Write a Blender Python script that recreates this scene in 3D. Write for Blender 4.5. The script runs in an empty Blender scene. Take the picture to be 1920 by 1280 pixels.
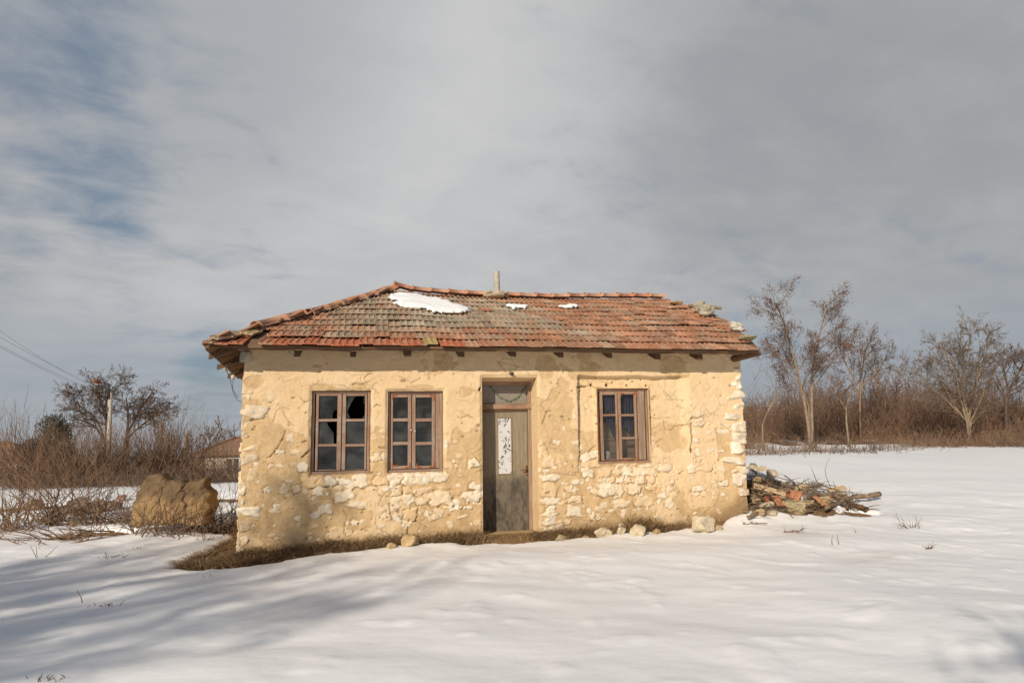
import bpy, math, random
import numpy as np
from mathutils import Vector, Matrix, Quaternion, noise as mnoise

SC = bpy.context.scene
COL = SC.collection
R = math.radians
random.seed(7)
NRNG = np.random.RandomState(11)

# ------------------------------------------------------------------ camera
F = 1200.0            # focal length in pixels of the 1920 wide photograph
PITCH, ROLL = R(6.57), R(-0.73)
CAMZ = 1.89
CAM = Vector((0, 0, CAMZ))
CR = Matrix.Rotation(R(90) + PITCH, 3, 'X') @ Matrix.Rotation(ROLL, 3, 'Z')
cd = bpy.data.cameras.new('camera'); co = bpy.data.objects.new('camera', cd); COL.objects.link(co)
co.matrix_world = Matrix.Translation(CAM) @ CR.to_4x4()
cd.sensor_width = 36; cd.lens = F / 1920 * 36; cd.clip_start = 0.05; cd.clip_end = 5000
SC.camera = co

def ray(px, py):
    return (CR @ Vector(((px - 960) / F, -(py - 640) / F, -1))).normalized()
def at(px, py, Y):                       # point seen at that pixel, Y metres ahead
    d = ray(px, py); return CAM + d * (Y / d.y)

# house frame: u along the facade, v into the house
HA = R(12.6)
HO = Vector((0, 10.4, 0))
HU = Vector((math.cos(HA), math.sin(HA), 0)); HV = Vector((-math.sin(HA), math.cos(HA), 0))
HM = Matrix.Translation(HO) @ Matrix.Rotation(HA, 4, 'Z')
def fac(px, py, v=0.0):                  # (s, z) on the facade-parallel plane at depth v
    d = ray(px, py); t = ((HO + HV * v - CAM).dot(HV)) / d.dot(HV)
    p = CAM + d * t - HO
    return p.dot(HU), p.z
def H(s, v, z): return HO + HU * s + HV * v + Vector((0, 0, z))

# ------------------------------------------------------------------ noise
def _h(ix, iy, seed):
    h = (ix * 374761393 + iy * 668265263 + seed * 1442695041) & 0xffffffff
    h = ((h ^ (h >> 13)) * 1274126177) & 0xffffffff
    return ((h ^ (h >> 16)) & 0xffff) / 65535.0
def vnoise(x, y, seed=0):
    x = np.asarray(x, float); y = np.asarray(y, float)
    ix = np.floor(x).astype(np.int64); iy = np.floor(y).astype(np.int64)
    fx = x - ix; fy = y - iy
    fx = fx * fx * (3 - 2 * fx); fy = fy * fy * (3 - 2 * fy)
    a = _h(ix, iy, seed); b = _h(ix + 1, iy, seed); c = _h(ix, iy + 1, seed); d = _h(ix + 1, iy + 1, seed)
    return (a * (1 - fx) + b * fx) * (1 - fy) + (c * (1 - fx) + d * fx) * fy
def fbm(x, y, seed=0, oc=4):
    x = np.asarray(x, float); y = np.asarray(y, float)
    t = 0; a = .5; s = 0
    for k in range(oc):
        t = t + a * vnoise(x * 2 ** k + 17.3 * k, y * 2 ** k - 9.1 * k, seed + k); s += a; a *= .5
    return t / s
def sstep(a, b, x):
    t = np.clip((np.asarray(x, float) - a) / (b - a), 0, 1); return t * t * (3 - 2 * t)

# ------------------------------------------------------------------ mesh helpers
class MB:
    def __init__(s): s.v = []; s.f = []; s.c = []; s.m = []; s.cur = (1, 1, 1, 1); s.mi = 0
    def add(s, vs, fs, col=None):
        n = len(s.v); s.v.extend([tuple(p) for p in vs]); c = col or s.cur
        s.c.extend([c] * len(vs))
        s.f.extend([tuple(i + n for i in f) for f in fs]); s.m.extend([s.mi] * len(fs))
    def box(s, o, x, y, z, col=None):     # o corner, x y z edge vectors
        o, x, y, z = map(Vector, (o, x, y, z))
        vs = [o, o + x, o + x + y, o + y, o + z, o + x + z, o + x + y + z, o + y + z]
        fs = [(0, 3, 2, 1), (4, 5, 6, 7), (0, 1, 5, 4), (1, 2, 6, 5), (2, 3, 7, 6), (3, 0, 4, 7)]
        if x.cross(y).dot(z) < 0: fs = [f[::-1] for f in fs]
        s.add(vs, fs, col)
    def rbox(s, a, b, col=None, j=0.0, bev=0.006):   # axis aligned box with chamfered edges, optional jitter
        x0, y0, z0 = a; x1, y1, z1 = b
        e = min(bev, abs(x1 - x0) * .3, abs(y1 - y0) * .3, abs(z1 - z0) * .3)
        J = lambda: random.uniform(-j, j)
        o = {}
        vs = []
        for ix in (0, 1):
            for iy in (0, 1):
                for iz in (0, 1):
                    jx, jy, jz = J(), J(), J()
                    X = (x0, x1)[ix] + jx; Y = (y0, y1)[iy] + jy; Z = (z0, z1)[iz] + jz
                    sx = e if ix == 0 else -e; sy = e if iy == 0 else -e; sz = e if iz == 0 else -e
                    o[ix, iy, iz] = len(vs)
                    vs += [(X, Y + sy, Z + sz), (X + sx, Y, Z + sz), (X + sx, Y + sy, Z)]
        g = lambda i, k: o[i] + k
        fs = []
        for i in (0, 1):
            q = [(i, 0, 0), (i, 1, 0), (i, 1, 1), (i, 0, 1)]; fs.append(tuple(g(k, 0) for k in (q if i else q[::-1])))
            q = [(0, i, 0), (0, i, 1), (1, i, 1), (1, i, 0)]; fs.append(tuple(g(k, 1) for k in (q if i else q[::-1])))
            q = [(0, 0, i), (1, 0, i), (1, 1, i), (0, 1, i)]; fs.append(tuple(g(k, 2) for k in (q if i else q[::-1])))
        for a_ in (0, 1):
            for b_ in (0, 1):
                fs.append((g((0, a_, b_), 1), g((1, a_, b_), 1), g((1, a_, b_), 2), g((0, a_, b_), 2)))
                fs.append((g((a_, 0, b_), 0), g((a_, 1, b_), 0), g((a_, 1, b_), 2), g((a_, 0, b_), 2)))
                fs.append((g((a_, b_, 0), 0), g((a_, b_, 1), 0), g((a_, b_, 1), 1), g((a_, b_, 0), 1)))
        for k in o.values(): fs.append((k, k + 1, k + 2))
        s.add(vs, fs, col)
    def tube(s, pts, rad, sides=4, cap=True, col=None):
        n = len(pts); pts = [Vector(p) for p in pts]
        vs = []; fs = []
        up = Vector((.31, .17, .93))
        for i in range(n):
            d = (pts[min(i + 1, n - 1)] - pts[max(i - 1, 0)])
            if d.length < 1e-9: d = Vector((0, 0, 1))
            d.normalize()
            a = d.cross(up)
            if a.length < 1e-3: a = d.cross(Vector((1, 0, 0)))
            a.normalize(); b = d.cross(a); r = rad[i] if hasattr(rad, '__len__') else rad
            for k in range(sides):
                w = 2 * math.pi * k / sides
                vs.append(pts[i] + a * (r * math.cos(w)) + b * (r * math.sin(w)))
        for i in range(n - 1):
            for k in range(sides):
                k2 = (k + 1) % sides
                fs.append((i * sides + k, i * sides + k2, (i + 1) * sides + k2, (i + 1) * sides + k))
        if cap:
            fs.append(tuple(range(sides))[::-1]); fs.append(tuple(range((n - 1) * sides, n * sides)))
        s.add(vs, fs, col)
    def build(s, name, mat, parent=None, smooth=False, colattr=False):
        me = bpy.data.meshes.new(name); me.from_pydata(s.v, [], s.f)
        for m in (mat if isinstance(mat, (list, tuple)) else [mat]): me.materials.append(m)
        if any(s.m): me.polygons.foreach_set('material_index', s.m)
        if colattr:
            a = me.color_attributes.new('Col', 'FLOAT_COLOR', 'POINT')
            a.data.foreach_set('color', np.array(s.c, dtype=np.float32).ravel())
        me.polygons.foreach_set('use_smooth', [smooth] * len(me.polygons))
        me.update()
        o = bpy.data.objects.new(name, me); COL.objects.link(o)
        if parent: o.parent = parent
        return o

def tag(o, label=None, cat=None, group=None, kind=None):
    if label: o['label'] = label
    if cat: o['category'] = cat
    if group: o['group'] = group
    if kind: o['kind'] = kind
    return o
def empty(name, loc, label, cat, group=None, rz=0):
    o = bpy.data.objects.new(name, None); COL.objects.link(o); o.location = loc; o.rotation_euler = (0, 0, rz)
    o.empty_display_size = .2
    return tag(o, label, cat, group)
def recenter(o):                          # put the origin of a single-mesh thing at its base
    me = o.data; n = len(me.vertices); c = np.empty(n * 3, np.float32); me.vertices.foreach_get('co', c); c = c.reshape(-1, 3)
    b = np.array([(c[:, 0].min() + c[:, 0].max()) / 2, (c[:, 1].min() + c[:, 1].max()) / 2, c[:, 2].min()], np.float32)
    me.vertices.foreach_set('co', (c - b).ravel()); me.update(); o.location = o.location + Vector([float(k) for k in b]); return o

# ------------------------------------------------------------------ materials
def new_mat(name):
    m = bpy.data.materials.new(name); m.use_nodes = True; nt = m.node_tree; nt.nodes.clear()
    out = nt.nodes.new('ShaderNodeOutputMaterial'); b = nt.nodes.new('ShaderNodeBsdfPrincipled')
    nt.links.new(b.outputs[0], out.inputs[0]); b.inputs['Specular IOR Level'].default_value = .2
    return m, nt, b, out
class G:                                   # tiny node builder
    def __init__(s, nt): s.nt = nt
    def n(s, t, **k):
        x = s.nt.nodes.new('ShaderNode' + t)
        for a, b in k.items(): setattr(x, a, b)
        return x
    def set(s, sock, v):
        if hasattr(v, 'is_output') or isinstance(v, bpy.types.NodeSocket): s.nt.links.new(v, sock)
        elif v is not None:
            if sock.type == 'RGBA' and hasattr(v, '__len__') and len(v) == 3: v = (*v, 1)
            sock.default_value = v
    def math(s, op, a, b=None, c=None, clamp=False):
        x = s.n('Math', operation=op, use_clamp=clamp); s.set(x.inputs[0], a)
        if b is not None: s.set(x.inputs[1], b)
        if c is not None: s.set(x.inputs[2], c)
        return x.outputs[0]
    def mix(s, f, a, b, mode='MIX'):
        x = s.n('Mix', data_type='RGBA', blend_type=mode); s.set(x.inputs[0], f); s.set(x.inputs[6], a); s.set(x.inputs[7], b)
        return x.outputs[2]
    def noise(s, vec, scale, detail=4, rough=.55, dist=0):
        x = s.n('TexNoise'); s.set(x.inputs['Vector'], vec); s.set(x.inputs['Scale'], scale)
        x.inputs['Detail'].default_value = detail; x.inputs['Roughness'].default_value = rough; x.inputs['Distortion'].default_value = dist
        return x.outputs[0]
    def ramp(s, f, lo, hi):
        x = s.n('MapRange', clamp=True, interpolation_type='SMOOTHSTEP'); s.set(x.inputs[0], f); x.inputs[1].default_value = lo; x.inputs[2].default_value = hi
        return x.outputs[0]
    def bump(s, h, strength, dist, normal=None):
        x = s.n('Bump'); x.inputs['Strength'].default_value = strength; x.inputs['Distance'].default_value = dist
        s.set(x.inputs['Height'], h)
        if normal is not None: s.set(x.inputs['Normal'], normal)
        return x.outputs[0]
    def mapping(s, vec, scale=(1, 1, 1), rot=(0, 0, 0), loc=(0, 0, 0)):
        x = s.n('Mapping'); s.set(x.inputs[0], vec); x.inputs['Scale'].default_value = scale; x.inputs['Rotation'].default_value = rot; x.inputs['Location'].default_value = loc
        return x.outputs[0]
    def obj(s): return s.n('TexCoord').outputs['Object']
    def pos(s): return s.n('NewGeometry').outputs['Position']
    def attr(s, name='Col'):
        x = s.n('Attribute', attribute_name=name); return x
    def sep(s, c):
        x = s.n('SeparateColor'); s.set(x.inputs[0], c); return x.outputs

def simple(name, c1, c2, scale=6, rough=.9, bump=.3, bscale=25, stretch=(1, 1, 1), c3=None, dist=.01):
    m, nt, b, out = new_mat(name); g = G(nt); v = g.mapping(g.obj(), stretch)
    f = g.ramp(g.noise(v, scale, 5, .6), .3, .7); c = g.mix(f, c1, c2)
    if c3: c = g.mix(g.ramp(g.noise(v, scale * 3.1, 5, .65), .52, .66), c, c3)
    g.set(b.inputs['Base Color'], c); b.inputs['Roughness'].default_value = rough
    if bump: g.set(b.inputs['Normal'], g.bump(g.noise(v, bscale, 5, .65), bump, dist))
    return m
def attrmat(name, scale=8, rough=.9, var=.35, bump=.3, bscale=30, dist=.008, spots=None):
    m, nt, b, out = new_mat(name); g = G(nt); v = g.obj(); a = g.attr().outputs['Color']
    k = g.n('MapRange', clamp=True); g.set(k.inputs[0], g.noise(v, scale, 5, .65)); k.inputs[1].default_value = .25; k.inputs[2].default_value = .75
    k.inputs[3].default_value = 1 - var; k.inputs[4].default_value = 1 + var * .7
    cmb = g.n('CombineColor'); [g.set(cmb.inputs[i], k.outputs[0]) for i in range(3)]
    c = g.mix(1.0, a, cmb.outputs[0], 'MULTIPLY')
    if spots: c = g.mix(g.ramp(g.noise(v, spots[1], 4, .6), spots[2], spots[2] + .08), c, spots[0])
    g.set(b.inputs['Base Color'], c); b.inputs['Roughness'].default_value = rough
    if bump: g.set(b.inputs['Normal'], g.bump(g.noise(v, bscale, 5, .65), bump, dist))
    return m

M = {}
def wall_mat():
    m, nt, b, out = new_mat('plaster_wall'); g = G(nt); p = g.obj()
    a = g.attr(); st, coat, dirt = g.sep(a.outputs['Color'])[:3]; tone = a.outputs['Alpha']
    n1 = g.noise(p, 1.3, 5, .6); n2 = g.noise(p, 9, 5, .6); n3 = g.noise(p, 45, 4, .6)
    c_coat = g.mix(g.ramp(n1, .3, .7), (.70, .50, .285), (.745, .565, .35))
    c_coat = g.mix(g.ramp(n2, .54, .72), c_coat, (.63, .44, .24))
    c_mud = g.mix(g.ramp(n2, .3, .7), (.56, .385, .20), (.65, .465, .265))
    c_mud = g.mix(g.ramp(n3, .52, .72), c_mud, (.47, .315, .155))
    c = g.mix(coat, c_mud, c_coat)
    # hairline cracks, broken up
    w = g.mix(.22, p, g.n('TexNoise').outputs['Color'])
    tn = nt.nodes[-1]
    wn = g.n('TexNoise'); g.set(wn.inputs['Vector'], p); wn.inputs['Scale'].default_value = 3.5; wn.inputs['Detail'].default_value = 5
    wv = g.mix(.24, p, wn.outputs['Color'])
    def crack(scale, wid, lo, hi, ms):
        vo = g.n('TexVoronoi', feature='DISTANCE_TO_EDGE'); g.set(vo.inputs['Vector'], wv); vo.inputs['Scale'].default_value = scale
        k = g.math('SUBTRACT', 1, g.ramp(vo.outputs['Distance'], wid * .25, wid))
        return g.math('MULTIPLY', k, g.ramp(g.noise(p, ms, 3, .5), lo, hi))
    ck = g.math('MAXIMUM', crack(2.7, .010, .5, .64, 1.3), crack(7.5, .022, .55, .66, 1.9))
    ck = g.math('MULTIPLY', ck, g.math('SUBTRACT', 1, st), clamp=True)
    c = g.mix(g.math('MULTIPLY', ck, .38), c, (.26, .16, .08))
    c_st = g.mix(tone, (.76, .67, .52), (.69, .48, .26))
    c_st = g.mix(g.ramp(g.noise(p, 16, 5, .65), .45, .7), c_st, (.66, .52, .34))
    c_st = g.mix(g.ramp(n3, .6, .75), c_st, (.9, .84, .73))
    c = g.mix(st, c, c_st)
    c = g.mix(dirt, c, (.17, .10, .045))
    g.set(b.inputs['Base Color'], c); b.inputs['Roughness'].default_value = .95
    n4 = g.noise(p, 110, 3, .65); hgt = g.math('ADD', g.math('MULTIPLY', n3, .7), g.math('ADD', g.math('MULTIPLY', n2, .7), g.math('MULTIPLY', n4, .25)))
    hgt = g.math('SUBTRACT', hgt, g.math('MULTIPLY', ck, .8))
    g.set(b.inputs['Normal'], g.bump(hgt, .7, .016))
    nt.nodes.remove(tn) if tn.bl_idname == 'ShaderNodeTexNoise' else None
    return m
M['wall'] = wall_mat()
M['quoin'] = attrmat('quoin_stone', 9, .95, .3, .6, 22, .015, spots=((.62, .45, .25), 5, .56))
M['rock'] = attrmat('rock', 7, .95, .45, .7, 18, .02)
M['tile'] = attrmat('clay_tile', 14, .88, .4, .5, 60, .004, spots=((.42, .33, .24), 13, .585))
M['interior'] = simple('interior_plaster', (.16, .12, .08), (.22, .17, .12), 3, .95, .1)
M['inwood'] = simple('cabinet_wood', (.46, .32, .19), (.58, .43, .26), 2, .7, .2, 30, (1, 1, 6))

def wood(name, c1, c2, c3, grain=(40, 40, 2.2)):
    m, nt, b, out = new_mat(name); g = G(nt); p = g.obj()
    gr = g.noise(g.mapping(p, grain), 1.0, 5, .65); n = g.noise(p, 5, 5, .6); n2 = g.noise(p, 23, 4, .6)
    c = g.mix(g.ramp(gr, .35, .68), c1, c2); c = g.mix(g.ramp(n, .45, .7), c, c3)
    c = g.mix(g.math('MULTIPLY', g.ramp(n2, .58, .72), .5), c, (.10, .06, .04))
    g.set(b.inputs['Base Color'], c); b.inputs['Roughness'].default_value = .85
    g.set(b.inputs['Normal'], g.bump(gr, .5, .004)); return m
M['frame'] = wood('red_weathered_wood', (.265, .16, .112), (.375, .25, .18), (.34, .265, .205))
M['frame_h'] = wood('red_weathered_wood_bar', (.265, .16, .112), (.375, .25, .18), (.34, .265, .205), (2.2, 40, 40))
M['frame3'] = wood('grey_brown_wood', (.22, .12, .075), (.37, .235, .155), (.33, .22, .15))
M['frame3_h'] = wood('grey_brown_wood_bar', (.22, .12, .075), (.37, .235, .155), (.33, .22, .15), (2.2, 40, 40))
M['board'] = wood('bare_board', (.22, .15, .10), (.38, .28, .20), (.28, .19, .13))
M['eave'] = wood('eave_wood', (.13, .075, .04), (.26, .16, .09), (.19, .12, .07), (2.2, 40, 40))
M['rafter'] = wood('rafter_wood', (.09, .05, .028), (.19, .11, .06), (.13, .08, .045), (40, 2, 40))
M['log'] = simple('log_bark', (.19, .125, .08), (.33, .24, .165), 9, .95, .7, 30, (1, 1, 1), (.12, .075, .05), .02)
def door_mat():
    m, nt, b, out = new_mat('weathered_door'); g = G(nt); p = g.obj()
    z = g.n('SeparateXYZ'); g.set(z.inputs[0], p)
    gr = g.noise(g.mapping(p, (30, 30, 2)), 1, 5, .7); n = g.noise(p, 3.2, 6, .65); n2 = g.noise(g.mapping(p, (1, 1, .45)), 9, 5, .7)
    c = g.mix(g.ramp(gr, .3, .7), (.21, .172, .112), (.30, .25, .172))
    # worn grey paint with an irregular upper rim on the lower half
    low = g.ramp(g.math('ADD', z.outputs['Z'], g.math('MULTIPLY', g.math('SUBTRACT', n, .5), .9)), 1.05, .62)
    c = g.mix(low, c, g.mix(g.ramp(n2, .36, .70), (.075, .063, .05), (.205, .17, .125)))
    c = g.mix(g.math('MULTIPLY', g.ramp(n2, .52, .66), .45), c, (.15, .115, .075))
    g.set(b.inputs['Base Color'], c); b.inputs['Roughness'].default_value = .7
    g.set(b.inputs['Normal'], g.bump(n2, .25, .004)); return m
M['door'] = door_mat()
def strip_mat():
    m, nt, b, out = new_mat('flaking_white_paint'); g = G(nt); p = g.obj()
    n = g.noise(p, 34, 6, .7, .4); z = g.n('SeparateXYZ'); g.set(z.inputs[0], p)
    bl = g.noise(g.mapping(p, (1, 1, .5)), 9, 3, .6)
    k = g.math('ADD', g.math('MULTIPLY', n, .62), g.math('MULTIPLY', bl, .42))
    c = g.mix(g.ramp(k, .575, .605), (.60, .60, .58), (.03, .03, .03))
    g.set(b.inputs['Base Color'], c); b.inputs['Roughness'].default_value = .4; return m
M['strip'] = strip_mat()
def glass_mat(name, dust=.10, tint=.62, dcol=(.42, .44, .44)):
    m, nt, b, out = new_mat(name); g = G(nt); nt.nodes.remove(b); p = g.obj()
    tr = g.n('BsdfTransparent'); tr.inputs[0].default_value = (tint, tint, tint, 1)
    gl = g.n('BsdfGlossy'); gl.inputs['Roughness'].default_value = .06; gl.inputs[0].default_value = (.8, .85, .9, 1)
    fr = g.n('Fresnel'); fr.inputs[0].default_value = 1.45
    mx = g.n('MixShader'); g.set(mx.inputs[0], g.math('MULTIPLY', fr.outputs[0], .7)); g.set(mx.inputs[1], tr.outputs[0]); g.set(mx.inputs[2], gl.outputs[0])
    df = g.n('BsdfDiffuse'); df.inputs[0].default_value = (*dcol, 1)
    k = g.math('ADD', g.math('MULTIPLY', g.ramp(g.noise(p, 4, 5, .6), .35, .75), dust), g.math('MULTIPLY', g.ramp(g.noise(p, 38, 4, .7), .64, .74), dust * 2.2))
    m2 = g.n('MixShader'); g.set(m2.inputs[0], g.math('ADD', k, dust * .3)); g.set(m2.inputs[1], mx.outputs[0]); g.set(m2.inputs[2], df.outputs[0])
    nt.links.new(m2.outputs[0], out.inputs[0]); return m
M['glass'] = glass_mat('dusty_glass', .10)
M['glass3'] = glass_mat('clearer_glass', .02, .9)
M['frost'] = simple('patterned_glass', (.17, .15, .12), (.32, .28, .23), 60, .35, .5, 90)
M['green'] = simple('green_ornament', (.10, .125, .085), (.15, .175, .12), 50, .5, .3, 90)
M['whitepaint'] = simple('white_paint', (.75, .74, .70), (.60, .58, .52), 12, .8, .2)
M['iron'] = simple('rusty_iron', (.13, .06, .035), (.24, .105, .05), 20, .8, .3, 60)
M['rust'] = simple('red_rust', (.38, .10, .035), (.26, .085, .04), 30, .85, .2)
M['darkmetal'] = simple('dark_metal', (.04, .035, .03), (.08, .06, .05), 20, .6, .2)
M['porcelain'] = simple('porcelain', (.62, .57, .5), (.5, .45, .38), 20, .3, .1)
M['wire'] = simple('wire', (.05, .05, .05), (.08, .075, .07), 10, .7, 0)
M['concrete'] = simple('concrete', (.40, .36, .29), (.52, .47, .39), 8, .95, .5, 50, c3=(.32, .28, .22))
M['mortar'] = simple('mortar', (.42, .33, .23), (.52, .43, .31), 12, .95, .7, 30, dist=.02)
M['yellow'] = simple('yellow_lichen_tile', (.46, .36, .13), (.34, .25, .11), 18, .9, .4, 50, c3=(.20, .14, .06))
M['curtain'] = simple('blue_curtain', (.075, .073, .115), (.145, .14, .20), 40, .9, .4, 80, (1, 1, .25), (.30, .29, .33))
M['clay'] = attrmat('clay_block', 5, .95, .35, .7, 16, .03)
M['bark_pale'] = simple('pale_bark', (.195, .145, .095), (.31, .235, .16), 6, .95, .3, 30)
M['bark'] = simple('brown_bark', (.19, .13, .085), (.28, .20, .135), 6, .95, .2, 30)
M['bark_dark'] = simple('dark_bark', (.085, .06, .048), (.14, .10, .08), 6, .95, .2, 30)
M['twig'] = simple('twig', (.17, .105, .065), (.255, .165, .105), 1.5, .95, 0)
M['twig_red'] = simple('twig_red', (.145, .09, .06), (.215, .135, .09), 1.5, .95, 0)
M['twig_grey'] = simple('twig_grey', (.115, .083, .06), (.20, .148, .105), 1.5, .95, 0)
M['twig_dark'] = simple('twig_dark', (.10, .07, .05), (.16, .105, .075), 1.5, .95, 0)
M['pod'] = simple('seed_pod', (.13, .065, .05), (.21, .11, .08), 3, .9, 0)
M['needle'] = simple('needles', (.035, .042, .022), (.065, .066, .034), 3, .9, 0)
M['grass'] = attrmat('dry_grass', 6, .95, .2, 0)
M['brick'] = simple('red_brick', (.42, .11, .05), (.34, .10, .05), 20, .9, .5, 50)
M['bag'] = simple('crumpled_plastic', (.70, .70, .70), (.55, .55, .57), 20, .4, .6, 30)
M['fwall'] = simple('far_plaster', (.55, .45, .33), (.66, .56, .44), 1.5, .95, 0)
M['froof'] = simple('far_roof', (.19, .105, .07), (.29, .17, .11), 6, .95, .5, 6, (1, 1, 1), (.36, .24, .17), .1)
M['fwin'] = simple('far_window', (.03, .03, .03), (.06, .06, .06), 3, .5, 0)
M['lampred'] = simple('rusty_lamp', (.22, .07, .03), (.32, .12, .055), 15, .7, .2)

def snow_mat(name='snow_surface', dirty=True):
    m, nt, b, out = new_mat(name); g = G(nt); p = g.pos()
    c = g.mix(g.ramp(g.noise(p, .5, 4, .6), .35, .7), (.86, .86, .86), (.90, .895, .885))
    if dirty:
        a = g.sep(g.attr().outputs['Color'])[0]
        k = g.math('MULTIPLY', a, g.ramp(g.noise(p, 1.7, 6, .65), .25, .75))
        c = g.mix(k, c, (.50, .40, .29))
        sp = g.math('MULTIPLY', g.ramp(g.noise(p, 40, 3, .7), .74, .80), .5); c = g.mix(sp, c, (.30, .22, .15))
    g.set(b.inputs['Base Color'], c); b.inputs['Roughness'].default_value = .55; b.inputs['Specular IOR Level'].default_value = .35
    # wind and melt texture
    n1 = g.noise(g.mapping(p, (1, 1.7, 1), (0, 0, R(20))), 1.7, 5, .5); n2 = g.noise(p, 14, 4, .6); n3 = g.noise(p, 70, 2, .6)
    vo = g.n('TexVoronoi', feature='SMOOTH_F1'); g.set(vo.inputs['Vector'], g.mapping(p, (1, 1.7, 1))); vo.inputs['Scale'].default_value = 6
    h = g.math('ADD', g.math('MULTIPLY', n1, 1.3), g.math('MULTIPLY', n2, .22)); h = g.math('ADD', h, g.math('MULTIPLY', n3, .06)); h = g.math('ADD', h, g.math('MULTIPLY', vo.outputs['Distance'], .30))
    g.set(b.inputs['Normal'], g.bump(h, .26, .04)); return m
M['snow'] = snow_mat()
M['snowroof'] = snow_mat('roof_snow', False)
M['soil'] = simple('soil', (.20, .12, .06), (.30, .19, .095), 1.3, .95, .8, 9, c3=(.13, .08, .04), dist=.03)

# ------------------------------------------------------------------ light and sky
SUN_EL = R(28); sd = Vector((-.43, -.903, 0)).normalized()
sun_dir = (sd * math.cos(SUN_EL) + Vector((0, 0, math.sin(SUN_EL)))).normalized()
sl = bpy.data.lights.new('sun', 'SUN'); sl.energy = 4.3; sl.angle = R(.7); sl.color = (1, .885, .735)
so = bpy.data.objects.new('sun', sl); COL.objects.link(so); so.rotation_euler = (-sun_dir).to_track_quat('-Z', 'Y').to_euler()
W = bpy.data.worlds.new('World'); SC.world = W; W.use_nodes = True
def world():
    nt = W.node_tree; nt.nodes.clear(); g = G(nt)
    out = g.n('OutputWorld'); bg = g.n('Background'); nt.links.new(bg.outputs[0], out.inputs[0]); bg.inputs[1].default_value = .1
    sky = g.n('TexSky', sky_type='NISHITA'); sky.sun_disc = False; sky.sun_elevation = SUN_EL
    sky.sun_rotation = math.atan2(sun_dir.x, sun_dir.y); sky.altitude = 200; sky.air_density = 1.0; sky.dust_density = .6
    d = g.n('TexCoord').outputs['Generated']
    x = g.n('SeparateXYZ'); g.set(x.inputs[0], d)
    zc = g.math('MAXIMUM', x.outputs['Z'], .0)
    k = g.math('DIVIDE', 1, g.math('ADD', zc, .26))
    cb = g.n('CombineXYZ'); g.set(cb.inputs[0], g.math('MULTIPLY', x.outputs['X'], k)); g.set(cb.inputs[1], g.math('MULTIPLY', x.outputs['Y'], k))
    pl = g.mapping(cb.outputs[0], (1, 1, 1), (0, 0, R(-24)), (3.1, .7, 0))
    ps = g.mapping(pl, (.75, 1.0, 1))
    n1 = g.noise(ps, 1.9, 6, .55, .3); n2 = g.noise(ps, 6.5, 6, .6, .4); n3 = g.noise(ps, .9, 4, .5)
    def blob(px, py, r0, r1):
        dv = ray(px, py); dp = g.n('VectorMath', operation='DOT_PRODUCT'); g.set(dp.inputs[0], d); dp.inputs[1].default_value = tuple(dv)
        return g.ramp(dp.outputs['Value'], math.cos(R(r0)), math.cos(R(r1)))
    gap = g.math('MULTIPLY', blob(60, 265, 14, 2), .105)
    for px, py, r0, k in ((185, 345, 5, .09), (-60, 0, 16, .07), (470, 200, 6, .07), (405, 716, 4, .15), (430, 600, 11, .07), (1375, 645, 11, .11), (140, 520, 9, .04), (330, 90, 9, .05)):
        gap = g.math('ADD', gap, g.math('MULTIPLY', blob(px, py, r0, .5), k))
    cov = g.math('ADD', g.math('MULTIPLY', n1, .60), g.math('MULTIPLY', n2, .40))
    cov = g.math('SUBTRACT', g.math('ADD', cov, .13), gap)
    cov = g.math('MULTIPLY', g.ramp(cov, .26, .56), .93)
    # the cloud sheet lies to the north; towards the sun the sky is clear
    cov = g.math('MULTIPLY', cov, g.ramp(x.outputs['Y'], .0, .55))
    # cloud brightness: thick grey bellies, brighter thin parts
    br = g.math('ADD', g.math('MULTIPLY', n2, .36), g.math('MULTIPLY', n3, .64))
    br = g.ramp(br, .30, .68)
    ccol = g.mix(br, (3.45, 3.6, 3.78), (5.1, 5.1, 5.05))
    lit = blob(660, 270, 32, 3); ccol = g.mix(g.math('MULTIPLY', lit, .85), ccol, g.mix(br, (5.5, 5.52, 5.55), (6.5, 6.46, 6.4)))
    dark = blob(1950, 40, 34, 6); ccol = g.mix(g.math('MULTIPLY', dark, .38), ccol, (3.0, 3.12, 3.15))
    dark2 = blob(250, -60, 24, 4); ccol = g.mix(g.math('MULTIPLY', dark2, .5), ccol, (2.5, 2.8, 3.15))
    low = g.ramp(zc, .20, .06); ccol = g.mix(g.math('MULTIPLY', low, .55), ccol, (3.0, 3.5, 4.1))
    zz = g.n('CombineXYZ'); g.set(zz.inputs[0], x.outputs['X']); g.set(zz.inputs[1], x.outputs['Y']); g.set(zz.inputs[2], g.math('MAXIMUM', x.outputs['Z'], .03))
    g.set(sky.inputs[0], zz.outputs[0])
    blue = g.mix(g.ramp(x.outputs['Y'], -.2, .4), g.mix(.72, sky.outputs[0], (.75, 1.05, 1.6)), g.mix(.75, sky.outputs[0], (1.35, 2.0, 2.85)))
    c = g.mix(cov, blue, ccol)
    g.set(bg.inputs[0], c)
world()
SC.view_settings.view_transform = 'Standard'; SC.view_settings.look = 'None'; SC.view_settings.exposure = 0; SC.view_settings.gamma = 1

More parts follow.
